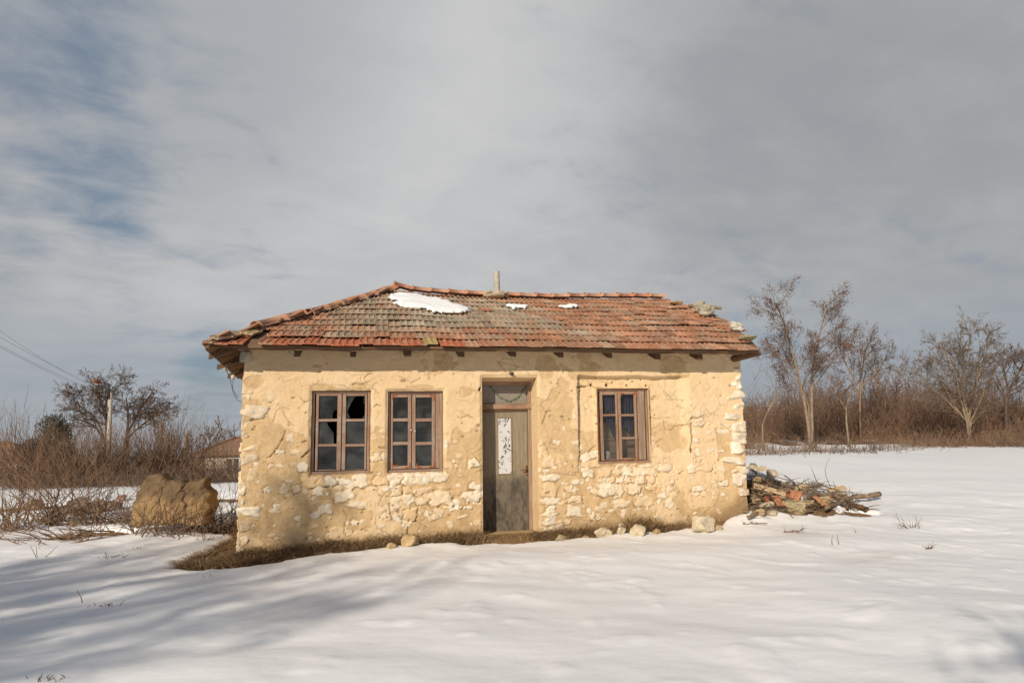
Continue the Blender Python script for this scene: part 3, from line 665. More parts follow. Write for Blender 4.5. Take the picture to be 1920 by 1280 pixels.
# ------------------------------------------------------------------ windows
def poly_prism(mb, pts, v0, v1):          # pts (s,z) anticlockwise, pane with thickness
    n = len(pts); vs = [(p[0], v0, p[1]) for p in pts] + [(p[0], v1, p[1]) for p in pts]
    mb.add(vs, [tuple(range(n)), tuple(range(2 * n - 1, n - 1, -1))] + [(i, i + n, (i + 1) % n + n, (i + 1) % n) for i in range(n)])
def window(o, vf, mats, sash, panes, broken=None, board=None, glass='glass', label=None, bars=()):
    """o outer rect; sash: list of rects in pixels (x0,x1); panes rows in pixels"""
    fm, fh = mats; s0, s1, z0, z1 = o; e = .006
    S = lambda x: fac(x, 800, vf)[0]
    Zc = lambda y, x: fac(x, y, vf)[1]
    fr = MB(); t = .035
    fr.rbox((s0 + e, vf, z0), (s0 + t + e, vf + .08, z1 - e), j=.003); fr.rbox((s1 - t - e, vf, z0), (s1 - e, vf + .08, z1 - e), j=.003)
    fr.mi = 1; fr.rbox((s0 + t + e, vf + .003, z1 - t - e), (s1 - t - e, vf + .08, z1 - e), j=.002); frame = fr.build('window', [fm, fh], house)
    fr = MB(); fr.rbox((s0 + e - .004, vf - .018, z0 - .012), (s1 - e + .004, vf + .09, z0 + .036), j=.003); fr.build('sill', fh, frame)
    gl = MB()
    for k, (x0, x1, cols) in enumerate(sash):
        a, b = S(x0), S(x1); zt = z1 - t - e - .004; zb_ = z0 + .045; p0, p1 = S(cols[0]), S(cols[1]); v = vf + .012
        sm = MB(); sm.rbox((a, v, zb_), (p0, v + .045, zt), j=.0015); sm.rbox((p1, v, zb_), (b, v + .045, zt), j=.0015)
        xm = (cols[0] + cols[1]) / 2; rows = panes[k]
        sm.mi = 1; hm = sm; hm.rbox((p0, v + .002, Zc(rows[0][0], xm)), (p1, v + .043, zt - .001), j=.0015); hm.rbox((p0, v + .002, zb_ + .001), (p1, v + .043, Zc(rows[-1][1], xm)), j=.0015)
        for (ya, yb), (yc, yd) in zip(rows, rows[1:]): hm.rbox((p0, v + .004, Zc(yc, xm)), (p1, v + .038, Zc(yb, xm)), j=.001, bev=.004)
        hm.build('sash', [fm, fh], frame)
        for r, (ya, yb) in enumerate(rows):
            za_, zb2 = Zc(yb, xm) - .004, Zc(ya, xm) + .004; q0, q1 = p0 - .004, p1 + .004
            for pl in (broken or {}).get((k, r), [[(0, 0), (1, 0), (1, 1), (0, 1)]]):
                poly_prism(gl, [(q0 + (q1 - q0) * x, za_ + (zb2 - za_) * y) for x, y in pl], v + .022 + .0006 * len(pl), v + .025 + .0006 * len(pl))
    gl.build('glass', M[glass], frame)
    if board:
        bm_ = MB(); a, b = S(board[0]), S(board[1]); bm_.rbox((a, vf + .004, z0 + .045), (b, vf + .03, z1 - t - e - .002), j=.003); bm_.build('shutter_board', M['board'], frame)
    return frame
rows1 = [(742, 785), (790, 832), (837, 880)]
br = {(0, 0): [[(0, 0), (.74, 0), (.72, .1), (.74, .22), (.8, .33), (.9, .4), (1, .42), (1, 1), (0, 1)]],
      (1, 0): [[(0, 0), (.2, 0), (.16, .16), (.08, .3), (.12, .45), (.22, .62), (.32, .78), (.42, .9), (.48, 1), (0, 1)], [(.86, 0), (1, 0), (1, .12), (.9, .15)], [(.94, 1), (.88, .68), (1, .66), (1, 1)]],
      (0, 1): [[(0, 0), (.82, 0), (.8, .5), (.62, .68), (.5, .8), (.42, 1), (0, 1)], [(0, 0), (.34, 0), (.2, .6), (0, .68)]]}
w1 = window(OW1, .055, (M['frame'], M['frame_h']), [(592, 640, (597, 632)), (641.5, 688, (648.5, 684))], [rows1, rows1], br)
rows2 = [(745, 784), (790, 828), (834, 873)]
w2 = window(OW2, .065, (M['frame'], M['frame_h']), [(733, 771.5, (737, 765)), (773, 816, (779.5, 810))], [rows2, rows2], None, (817, 826))
rows3a = [(740, 776), (780, 861)]; rows3b = [(739, 776), (780, 819), (823, 858)]
w3 = window(OW3, .055, (M['frame3'], M['frame3_h']), [(1127, 1160, (1132, 1156)), (1161, 1196, (1166, 1191))], [rows3a, rows3b], None, (1197, 1210), 'glass3')
# rusty corner irons
def irons(w, vf, L):
    for x, y, dx, dy in L:
        mb = MB(); s, z = fac(x, y, vf); k = .0082
        mb.rbox((min(s, s + dx * k), vf - .004, z - .010), (max(s, s + dx * k), vf + .004, z + .010), bev=.002); mb.rbox((s - .010, vf - .0055, min(z, z + dy * k)), (s + .010, vf + .0025, max(z, z + dy * k)), bev=.002)
        mb.build('corner_iron', M['rust'], w)
irons(w2, .075, [(736, 873, 10, 8), (768, 876, -9, 9), (782, 876, 9, 8), (814, 875, -9, 9), (736, 741, 8, -9), (813, 741, -8, -10)])
irons(w3, .065, [(1164, 737, 7, -6), (1194, 737, -8, -9), (1169, 862, 7, 4), (1196, 862, -8, 10)])
for px in (771, 778):
    mb = MB(); s, z = fac(px, 806 + (px - 771) * .3, .06); lump(mb, (s, .055, z), (.014, .014, .014), px, (1, 1, 1, 1), 2, boxy=2); mb.build('knob', M['whitepaint'], w2, True)

# things seen through the right window
def curtain(px0, px1, yt, yb, v, label, squeeze=None):
    mb = MB(); n, m = 40, 24; vs = []
    s0, s1 = fac(px0, 800, v)[0], fac(px1, 800, v)[0]; zt, zb_ = fac(1160, yt, v)[1], fac(1160, yb, v)[1]
    for j in range(m + 1):
        t = j / m
        for i in range(n + 1):
            u = i / n; x = s0 + (s1 - s0) * u
            if squeeze: x0, x1 = squeeze(t); x = s0 + (s1 - s0) * (x0 + (x1 - x0) * u)
            z = zt + (zb_ - zt) * t + (0 if squeeze else .05 * math.sin(u * 9) * t * t)
            vs.append((x, v + .022 * math.sin(u * 34 + 1.5 * math.sin(t * 3)) + .012 * math.sin(u * 13), z))
    w = n + 1; fs = [(j * w + i, j * w + i + 1, (j + 1) * w + i + 1, (j + 1) * w + i) for j in range(m) for i in range(n)]
    mb.add([H(*p) for p in vs], fs); o = mb.build('curtain', M['curtain'], None, True)
    md = o.modifiers.new('thick', 'SOLIDIFY'); md.thickness = .003
    recenter(o); return tag(o, label, 'curtain', 'curtains in the right window')
curtain(1164, 1196, 735, 806, .19, 'dark blue speckled curtain bunched up in the right half of the right window')
curtain(1134, 1162, 735, 856, .17, 'dark blue speckled curtain tied narrow in the left half of the right window', lambda t: (.02 + .75 * sstep(.35, .85, t) * 1.0, .98 + .02 * t))
pz = OW3[2] + .02; pw = OW3[1] - OW3[0] - .05
cab = empty('wooden_panel', H((OW3[0] + OW3[1]) / 2, .33, pz), 'pale wooden panel with a rail standing behind the glass of the right window', 'wooden panel', rz=HA)
mb = MB(); mb.rbox((-pw / 2, 0, 0), (pw / 2, .02, .66)); mb.build('board', M['inwood'], cab)
for a, b, lb in ((-pw / 2 + .06, .02, 0), (.08, pw / 2 - .02, 0)):
    mb = MB(); mb.rbox((a, -.014, .12), (b, -.0015, .34)); mb.rbox((a, -.014, .40), (b, -.0015, .64)); mb.build('raised_panel', M['inwood'], cab)
mb = MB(); mb.rbox((-pw / 2, -.03, .345), (pw / 2, -.0015, .395)); mb.build('rail', M['inwood'], cab)
mb = MB(); s, z = fac(1139, 861, .17); mb.rbox((s - .03, .11, z - .005), (s + .03, .145, z + .14), j=.012, bev=.012)
mb.v = [tuple(H(*p)) for p in mb.v]; tag(recenter(mb.build('plaster_block', M['whitepaint'])), 'small white block standing on the sill inside the right window', 'block')

# ------------------------------------------------------------------ door
vd = .36
def Fd(px, py, v=vd): return fac(px, py, v)
ds0, ds1, dz0, dz1 = OD[0] + .002, OD[1] - .022, Fd(950, 997)[1], Fd(950, 771)[1]
ztr0, ztr1 = Fd(950, 757)[1], Fd(950, 722)[1]
ftop = OD[3] - .035
mb = MB()
mb.rbox((ds0 - .002, vd - .01, dz0 - .06), (ds0 + .025, vd + .08, ftop), j=.003); mb.rbox((ds1 - .055, vd - .012, dz0 - .06), (ds1 + .045, vd + .08, ftop), j=.004)
dfr = mb.build('door_frame', M['board'], house)
mb = MB(); mb.rbox((ds0 + .025, vd - .005, dz1), (ds1 - .055, vd + .07, dz1 + .035), j=.002); mb.build('frame_head', M['eave'], dfr)
mb = MB(); mb.rbox((ds0 - .002, vd - .035, dz1 + .036), (ds1 + .01, vd + .06, ztr0), j=.003); mb.rbox((ds0 + .02, vd - .02, ztr1), (ds1 - .05, vd + .06, ftop)); mb.build('transom_bar', M['frame3_h'], dfr)
mb = MB(); mb.rbox((ds0 - .02, vd - .16, dz0 - .13), (ds1 + .05, vd + .12, dz0 - .062), j=.006); mb.build('threshold', M['board'], dfr)
mb = MB(); mb.rbox((ds0 - .02, -.12, -.35), (ds1 + .06, vd - .16, dz0 - .135), j=.012, bev=.02); tag(mb.build('doorstep', M['soil'], house))
mb = MB(); mb.rbox((ds0 + .027, vd + .02, dz0 - .055), (ds1 - .057, vd + .055, dz1 - .004), bev=.003); door = mb.build('door', M['door'], house)
mb = MB(); mb.rbox((ds0 + .03, vd + .012, dz0 - .05), (ds1 - .06, vd + .0195, dz0 - .015)); mb.build('bottom_rail', M['board'], door)
a, b = Fd(935, 888), Fd(958, 784)
mb = MB(); mb.rbox((a[0], vd + .013, a[1]), (b[0], vd + .0195, b[1]), bev=.001); mb.build('glazed_strip', M['strip'], door)
mb = MB(); w_ = .016
for q in (((a[0] - w_, a[1] - w_), (a[0], b[1] + w_)), ((b[0], a[1] - w_), (b[0] + w_, b[1] + w_)), ((a[0], a[1] - w_), (b[0], a[1])), ((a[0], b[1]), (b[0], b[1] + w_))):
    mb.rbox((q[0][0], vd + .005, q[0][1]), (q[1][0], vd + .0195, q[1][1]), bev=.003)
mb.build('strip_moulding', M['board'], door)
s, z = Fd(988, 880); mb = MB(); mb.rbox((s - .018, vd + .008, z - .10), (s + .018, vd + .0195, z + .07), bev=.004); pl = mb.build('lock_plate', M['iron'], door)
mb = MB(); mb.tube([(s, vd + .018, z), (s, vd - .03, z), (s - .02, vd - .038, z), (s - .10, vd - .038, z - .004)], .008, 8); mb.build('handle', M['darkmetal'], pl, True)
mb = MB(); mb.rbox((ds0 + .024, vd + .025, ztr0 + .002), (ds1 - .055, vd + .032, ztr1 - .002), bev=.001); tr = mb.build('transom_glass', M['frost'], house)
mb = MB(); A = [Fd(918, 722), Fd(938, 744), Fd(956, 752), Fd(972, 744), Fd(988, 722)]
pts = []
for i in range(40):
    t = i / 39 * 4; k = min(int(t), 3); f = t - k; f = f * f * (3 - 2 * f) * .4 + f * .6; pts.append((A[k][0] + (A[k + 1][0] - A[k][0]) * f, vd + .022, A[k][1] + (A[k + 1][1] - A[k][1]) * f - .012 * abs(math.sin(i * .9))))
mb.tube(pts, [.013 + .006 * math.sin(i * 1.3) for i in range(40)], 6); mb.build('ornament', M['green'], tr)
p0, p1 = Fd(990, 722), Fd(994, 756); mb = MB(); mb.rbox((p0[0], vd + .006, p1[1]), (p0[0] + .022, vd + .016, p0[1] - .01), j=.006); mb.build('paint_strip', M['whitepaint'], tr)
s, z = fac(958, 700); mb = MB(); mb.tube([(s, .03, z), (s, -.05, z - .005), (s + .004, -.085, z - .012)], [.02, .026, .030], 10); mb.build('lamp_socket', M['darkmetal'], house, True)

# ------------------------------------------------------------------ roof
EV, EZ = -.45, fac(900, 647, -.45)[1]
RV = 2.85; RZ = fac(960, 552, RV)[1]
RL = fac(735, 545, RV)[0]; CL = fac(386, 648, EV)[0]; CRt = fac(1426, 652, EV)[0]; RRt = fac(1244, 556, RV)[0]
def roof_pt(s, t, lift=0.0):              # t 0 eave .. 1 ridge on the front slope
    v = EV + (RV - EV) * t; z = EZ + (RZ - EZ) * t
    ez = fac(960 + 115 * s, 643.0 + 13 * (s + 4.5) / 9, EV)[1] if False else 0
    z += .035 * (mnoise.noise(Vector((s * .55, t * 1.5, 3.3)))) * (1) + .02 * mnoise.noise(Vector((s * 1.7, t * 4, 8.1)))
    z += -.075 * math.exp(-((s - .8) / 1.7) ** 2) * t + .05 * math.exp(-((s - RL) / .5) ** 2) * t
    n = Vector((0, -(RZ - EZ), RV - EV)).normalized()
    return Vector((s, v, z)) + n * lift
hipl = lambda t: CL + (RL - CL) * t
verge = lambda t: CRt + (RRt - CRt) * t + .42 * max(0, math.sin(math.pi * min(1, t)))
# left slope corners
LB = Vector((CL - .14, 6.1, EZ - .62)); LF = Vector((CL, EV, EZ)); LR = Vector((RL, RV, RZ))
roof_mb = MB()
def deck(P, nx, ny, th=.03):
    vs = []
    for k in (0, 1):
        for j in range(ny + 1):
            for i in range(nx + 1): vs.append(P(i / nx, j / ny) - Vector((0, 0, .035 + k * th)))
    w = nx + 1; o = w * (ny + 1); fs = []
    for j in range(ny):
        for i in range(nx):
            a = j * w + i; fs.append((a, a + 1, a + 1 + w, a + w)); fs.append((o + a, o + a + w, o + a + w + 1, o + a + 1))
    per = [i for i in range(w)] + [j * w + nx for j in range(1, ny + 1)] + [ny * w + i for i in range(nx - 1, -1, -1)] + [j * w for j in range(ny - 1, 0, -1)]
    for a, b in zip(per, per[1:] + per[:1]): fs.append((a, o + a, o + b, b))
    roof_mb.add(vs, fs)
deck(lambda i, j: roof_pt(hipl(j) + (verge(j) - hipl(j)) * i, j), 30, 10)
deck(lambda i, j: (LB.lerp(LF, i)).lerp(LR, j), 6, 6)
BKz = EZ - .1; BR_ = Vector((CRt, 6.15, BKz)); RRp = Vector((RRt, RV, RZ - .02))
deck(lambda i, j: BR_.lerp(LB, i).lerp(RRp.lerp(LR, i), j), 8, 6)
roof = roof_mb.build('roof', M['eave'], house)

prof = [(0.0, -.012), (0.0, .016), (.012, .021), (.026, .005), (.052, .001), (.074, .005), (.088, .019), (.106, .021), (.120, .006), (.148, .001), (.170, .005), (.184, .017), (.196, .015), (.196, -.012)]
def weather_tiles():
    m = M['tile']; nt = m.node_tree; g = G(nt); b = next(n for n in nt.nodes if n.bl_idname == 'ShaderNodeBsdfPrincipled'); src = b.inputs['Base Color'].links[0].from_socket; p = g.obj()
    big = g.ramp(g.noise(p, 1.1, 6, .62, .6), .50, .64); mid = g.ramp(g.noise(p, 5.5, 6, .65), .50, .66); drk = g.ramp(g.noise(g.mapping(p, (1, .35, .35)), 8, 5, .7), .58, .74)
    c = g.mix(g.math('MULTIPLY', g.math('MULTIPLY', big, mid), .75), src, (.35, .305, .215)); c = g.mix(g.math('MULTIPLY', drk, .5), c, (.16, .085, .05)); g.set(b.inputs['Base Color'], c)
weather_tiles()
def tile(mb, org, e1, e2, n, w, ln, col, clipf=None, tilt=.05, yaw=0.0, lift=0.0):
    sc = w / .2; vs = []; m = len(prof)
    e1r = (e1 * math.cos(yaw) + e2 * math.sin(yaw)); e2r = (e2 * math.cos(yaw) - e1 * math.sin(yaw))
    e2r = (e2r - n * tilt).normalized(); nr = e1r.cross(e2r).normalized()
    drop = [0.0 if h > .01 else .012 for _, h in prof]
    for k, y in ((0, 0.0), (1, ln)):
        for (x, h), dr in zip(prof, drop):
            p = org + e1r * (x * sc) + e2r * (y - (dr if k == 0 else 0)) + nr * (h + lift)
            if clipf: p = clipf(p)
            vs.append(p)
    fs = [(i, i + 1, m + i + 1, m + i) for i in range(m - 1)]
    fs = [f[::-1] for f in fs]
    fs.append(tuple(range(m))); fs.append((0, m, 2 * m - 1, m - 1))
    mb.add(vs, fs, col)
def tcol(rs, s, t, z=None):
    red = [(.46, .215, .118), (.41, .185, .10), (.50, .25, .145), (.36, .185, .11), (.45, .26, .165)]
    li = [(.385, .335, .235), (.43, .37, .265), (.34, .28, .195), (.42, .31, .21)]
    # greyish lichen-toned tiles left of the middle, fading to the right and towards ridge and eave
    k = .92 * sstep(-3.6, -2.4, s) * sstep(.9, -.1, s) * sstep(.10, .30, t) * sstep(1.0, .84, t) + .35 * sstep(3.5, .5, s) * sstep(-1, 1, s) * sstep(.05, .2, t) * sstep(.8, .5, t)
    k += .45 * (mnoise.noise(Vector((s * 1.1, t * 3.5, 1.7)))) * (k > .05)
    k += .08 + .22 * sstep(-4.6, -3, s) * sstep(-1, -2.4, s)
    k = float(min(1, max(0, k))); k = min(1, max(0, k + rs.gauss(0, .22))); k = k * k * (3 - 2 * k); c1, c2 = rs.choice(li), rs.choice(red); c = tuple(c1[q] * k + c2[q] * (1 - k) for q in range(3))
    d = (.33, .17, .11) if t < .8 else (.44, .20, .11)
    b = .28 * rs.random(); f = rs.uniform(.74, 1.14)
    return tuple(f * (c[i] * (1 - b) + d[i] * b) for i in range(3)) + (1,)
tm = MB(); rs = random.Random(21)
slopeL = math.hypot(RV - EV, RZ - EZ); expo = .345; rows = int(slopeL / expo) + 1; tw = .2
nF = Vector((0, -(RZ - EZ), RV - EV)).normalized(); e2F = Vector((0, RV - EV, RZ - EZ)).normalized(); e1F = Vector((1, 0, 0))
YT = fac(808, 637, EV + .1)[0]
def clip_front(p):
    t = (p.y - EV) / (RV - EV); lo = hipl(min(1, max(0, t))) - .02
    if t > 1.0: p = p + e2F * ((1.0 - t) * (RV - EV) / e2F.y)
    if p.x < lo: p = Vector((lo, p.y, p.z))
    return p
for i in range(rows):
    t = i * expo / slopeL; lo, hi = hipl(t), verge(t); off = (i % 2) * .03 + rs.uniform(-.03, .03)
    j0 = int((lo - .2) / tw) - 1; j1 = int(hi / tw) + 1
    vj = rs.uniform(-.04, .05)
    for j in range(j0, j1 + 1):
        s = j * tw + off
        if s + tw * .6 < lo or s + tw * .5 > hi + vj: continue
        if i == 0 and lo + .42 < s < lo + .62: continue                   # slipped tile, open battens
        if i == 1 and lo + .18 < s < lo + .32: continue
        if i == 0 and abs(s + .1 - YT) < .1: continue
        left = s < -2.0 and i < 4
        yaw = rs.gauss(0, .012) + (-.10 * sstep(-2.2, -4.2, s) * (1 if i < 3 else .5) if left else 0)
        if s > 3.0 and i > 4: yaw += rs.gauss(0, .04)
        p = roof_pt(s, t); p.y -= .0; ov = -.06 if i == 0 else 0
        p = p + e2F * (ov + rs.gauss(0, .006)); lf = .012 + abs(rs.gauss(0, .004)) + (abs(rs.gauss(0, .012)) if (s > 2.6 and i > 3) or left else 0)
        c = tcol(rs, s, t)
        if i == 0 and s < -1.0: c = tuple(k * v for k, v in zip((1.12, .95, .85), rs.choice([(.40, .15, .08), (.36, .14, .075), (.38, .18, .11)]))) + (1,)
        tile(tm, p, e1F, e2F, nF, tw, .40, c, clip_front, .085 + rs.uniform(0, .03), float(yaw), lf)
# left hip slope
nL = (LF - LB).cross(LR - LB).normalized()
if nL.z < 0: nL = -nL
e1L = (LF - LB).normalized(); e2L = nL.cross(e1L).normalized()
wl = (LF - LB).length; apex = (LR - LB).dot(e1L); hl = (LR - LB).dot(e2L)
for i in range(int(hl / expo) + 1):
    h = i * expo; a0 = apex * h / hl; a1 = wl + (apex - wl) * h / hl
    for j in range(int(wl / tw) + 1):
        x = j * tw
        if x < a0 - .05 or x + tw > a1 + .04: continue
        tile(tm, LB + e1L * x + e2L * (h - (.05 if i == 0 else 0)), e1L, e2L, nL, tw, .40, tcol(rs, -3.9, .05), None, .05, rs.gauss(0, .015), .012)
tiles = tm.build('tile_covering', M['tile'], roof, False, True)
# back slope: plain tiled sheet of the same tiles
tm = MB(); nB = Vector((0, RZ - EZ, RV - EV)).normalized(); e1B = Vector((-1, 0, 0)); e2B = Vector((0, -(6.1 - RV), RZ - BKz)).normalized()
nB = e1B.cross(e2B).normalized()
for i in range(rows):
    h = i * expo; t = h / slopeL
    for j in range(48):
        s = CRt - j * tw
        if s - tw < CL + (RL - CL) * t: break
        tile(tm, Vector((s, 6.15, BKz - .05)) + e2B * h, e1B, e2B, nB, tw, min(.40, max(.05, slopeL - h - .08)), tcol(rs, s, t), None, .05, 0, .012)
tm.build('rear_tile_covering', M['tile'], roof, False, True)

def cap_tile(A, B, r0, r1, col, up=Vector((0, 0, 1)), collar=True):
    A, B = Vector(A), Vector(B); d = (B - A); L = d.length; d.normalize(); x = d.cross(up).normalized(); u = x.cross(d).normalized()
    mb = MB(); n = 10; prof_ = [(0, r0, 0), (.045, r0, 0), (.05, r0 - .016, 0), (L, r1, 0)] if collar else [(0, r0, 0), (L, r1, 0)]
    vs = []
    for k in (0, 1):
        for y, r, _ in prof_:
            for i in range(n + 1):
                w = math.pi * (i / n) * 1.02; rr = r - k * .014
                vs.append(A + d * y + x * (rr * math.cos(w)) + u * (rr * .82 * math.sin(w) - .02))
    m = n + 1; q = len(prof_); fs = []
    for k in (0, 1):
        for j in range(q - 1):
            for i in range(n):
                a = (k * q + j) * m + i; f = (a, a + 1, a + 1 + m, a + m); fs.append(f if k else f[::-1])
    for j in (0, q - 1):
        for i in range(n):
            a = j * m + i; b = (q + j) * m + i; fs.append((a, a + 1, b + 1, b))
    for i in (0, n):
        for j in range(q - 1): fs.append((j * m + i, (j + 1) * m + i, (q + j + 1) * m + i, (q + j) * m + i))
    mb.add(vs, fs, col)
    return mb.build('ridge_tile', M['tile'], roof, True, True)
rs = random.Random(33)
def ccol(k=0):
    c = rs.choice([(.46, .25, .16), (.50, .24, .14), (.42, .22, .15), (.52, .29, .19)]) if k == 0 else rs.choice([(.50, .25, .145), (.52, .29, .185), (.48, .21, .12)])
    f = rs.uniform(.85, 1.08); return tuple(f * v for v in c) + (1,)
s = RL + .02
PIPE = fac(933, 545, RV)[0]
while s < RRt - .25:
    L = .37; a = roof_pt(s, 1.0, .06); b = roof_pt(s + L + .03, 1.0, .045)
    if s < RL + .1: a = a + Vector((0, 0, .05)); 
    if not (PIPE - .28 < s + L / 2 < PIPE + .16): cap_tile(a, b, .115, .10, ccol(1))
    s += L
# hip caps from the ridge end down to the corner
hp = lambda t: roof_pt(hipl(t), t, .03)
ts = [(.995, .93), (.945, .86), (.875, .785), (.80, .71), (.725, .635), (.65, .55), (.565, .46), (.43, .33), (.345, .20)]
for k, (t1, t0) in enumerate(ts):
    a, b = hp(t0), hp(t1)
    if k >= 7: a = a + Vector((0, 0, .02)); b = b + Vector((0, 0, .03))
    cap_tile(a, b, .13 if k >= 6 else .118, .11, ccol(0))
# flat broken pieces at the very corner
for q, (t, ds, yw, c) in enumerate([(.10, .12, -.35, (.52, .38, .20, 1)), (.06, .0, -.5, (.46, .30, .17, 1)), (.02, -.02, -.7, (.34, .22, .14, 1))]):
    mb = MB(); tile(mb, hp(t) + Vector((ds, -.02, .01 + .012 * q)), e1F, e2F, nF, .2, .30, c, None, .10, yw, .01); mb.build('broken_tile', M['tile'], roof, False, True)
mb = MB(); tile(mb, roof_pt(YT - .1, 0) + e2F * -.03, e1F, e2F, nF, .2, .33, (1, 1, 1, 1), None, .06, .03, .02); tag(mb.build('yellow_tile', M['yellow'], roof), 'yellow lichen-covered tile at the eave')
# slipped dark gaps / raised tiles in the field
for px, py, yw in ((915, 583, .12), (1072, 604, -.1), (1060, 599, .25), (1330, 603, .3), (1352, 610, -.5), (1262, 572, .4), (1278, 569, -.3), (1290, 570, .1)):
    v = EV + 1.0; t = (640 - py) / 95.0; t = min(.97, max(.1, t * 1.02)); vv = EV + (RV - EV) * t; s, z = fac(px, py, vv); mb = MB()
    p = roof_pt(s - .1, t) + nF * .03; tile(mb, p, e1F, e2F, nF, .2, .36, tcol(rs, 2.5, .85), None, .10, yw, .012); mb.build('slipped_tile', M['tile'], roof, False, True)
# chimney pipe and its mortar
pp = roof_pt(PIPE, 1.0)
mb = MB(); pts = [pp + Vector((0, .0, -.2)), pp + Vector((-.02, 0, .54))]; mb.tube(pts, .062, 20); ch = mb.build('chimney', M['concrete'], roof, False)
mb = MB(); mb.tube([pts[1] + Vector((0, 0, .001)), pts[1] + Vector((0, 0, .004))], .045, 16); mb.build('flue', M['darkmetal'], ch)
mb = MB(); lump(mb, pp + Vector((.02, -.12, .02)), (.17, .2, .07), 5, (1, 1, 1, 1), 3, e=.5); lump(mb, pp + Vector((-.12, -.08, .02)), (.15, .16, .07), 6, (1, 1, 1, 1), 3, e=.5); [lump(mb, pp + Vector((q, -.10 + .05 * math.sin(q * 40), .03 + .02 * math.sin(q * 23))), (.07, .10, .05), int(q * 1000) % 97 + 9, (1, 1, 1, 1), 3, e=1.0, boxy=2.2) for q in (-.28, -.2, -.13, -.06, .02, .1, .17)]
mb.build('chimney_mortar', M['mortar'], roof, True)

# eave woodwork
mb = MB(); n = 16; a0 = CL + .42
for i in range(n):
    s0_, s1_ = a0 + (CRt - .25 - a0) * i / n, a0 + (CRt - .25 - a0) * (i + 1) / n
    p, q = roof_pt(s0_, .0), roof_pt(s1_, .0)
    mb.box(p + Vector((0, .03, -.092)), q - p, Vector((0, .028, 0)), Vector((0, 0, .05)))
mb.build('fascia_board', M['eave'], house)
mb = MB()
for i in range(n):
    s0_, s1_ = a0 + (CRt - .1 - a0) * i / n, a0 + (CRt - .1 - a0) * (i + 1) / n
    p, q = roof_pt(s0_, .045), roof_pt(s1_, .045)
    mb.box(p + Vector((0, .06, -.125)), q - p, Vector((0, .12, .04)), Vector((0, 0, .022)))
mb.build('soffit_board', M['eave'], house)
for px in (557, 662, 765, 865, 962, 1052, 1143, 1233, 1312):
    s, _ = fac(px, 660, -.30); mb = MB(); p = roof_pt(s, .05); rs_ = rs.uniform(-.02, .02)
    z0 = p.z - .245 + rs_; k = rs.uniform(.85, 1.2); w_ = .085 * k
    o = Vector((s - w_ / 2, -.31, z0 - .005)); mb.box(o, Vector((w_, 0, 0)), Vector((.02 * rs.uniform(-1, 1), .40, .14)), Vector((0, .012, .10 * k)))
    mb.build('rafter', M['rafter'], house)
# planks and rafters under the left eave
for i in range(7):
    f0, f1 = .02 + i * .11, .02 + i * .11 + .095
    a, b = LF.lerp(LB, f0 * .55), LF.lerp(LB, f1 * .55); up1 = (LR - LF) * .26
    mb = MB(); mb.box(a + Vector((-.02, 0, -.095)), b - a, up1, Vector((0, 0, .02))); mb.build('eave_plank', M['eave'], house)
for f in (.06, .2, .34):
    a = LF.lerp(LB, f); mb = MB(); mb.box(a + Vector((-.04 if f < .1 else -.1, 0, -.17)), Vector((.55, 0, .22)), Vector((0, .07, 0)), Vector((0, 0, .075))); mb.build('rafter', M['rafter'], house)
a = Vector((SL0 + .02, -.02, EZ - .16)); mb = MB(); lump(mb, a, (.09, .1, .10), 77, (.45, .38, .3, 1), 3); mb.build('wall_plate_end', M['rock'], house, True, True)
for f in (.25,):
    a = LF + Vector((-.02, .05, -.05)); mb = MB(); mb.box(a, LB - LF, Vector((.03, 0, .012)), Vector((0, 0, .07))); mb.build('fascia_board', M['eave'], house)
# corner log below the right eave
p, q = fac(1378, 672, -.02), fac(1423, 660, -.30); mb = MB(); mb.tube([(p[0] - .12, .2, p[1] - .01), (p[0], -.02, p[1]), (q[0], -.33, q[1])], [.06, .062, .058], 12); mb.build('corner_log', M['rafter'], house, False)
# insulators at the left corner
for px, py in ((424, 692), (437, 707)):
    s, z = fac(px, py, .25); mb = MB(); mb.tube([(s + .06, .3, z + .10), (s, .25, z + .06), (s, .25, z + .02)], .008, 6); mb.tube([(s, .25, z + .035), (s, .25, z + .02), (s, .25, z - .0), (s, .25, z - .035)], [.02, .034, .03, .022], 12); mb.build('insulator', M['porcelain'], house, True)
mb = MB(); P = [fac(*k, .25) for k in ((424, 692), (432, 712), (437, 735), (445, 750), (457, 755))]; mb.tube([H(a, .25, b) for a, b in P], .004, 4)
P = [fac(*k, .25) for k in ((437, 708), (436, 728), (446, 745))]; mb.tube([H(a, .25, b) for a, b in P], .0035, 4); tag(recenter(mb.build('dangling_wire', M['wire'])), 'thin loose wire dangling from the left corner of the house roof', 'wire')

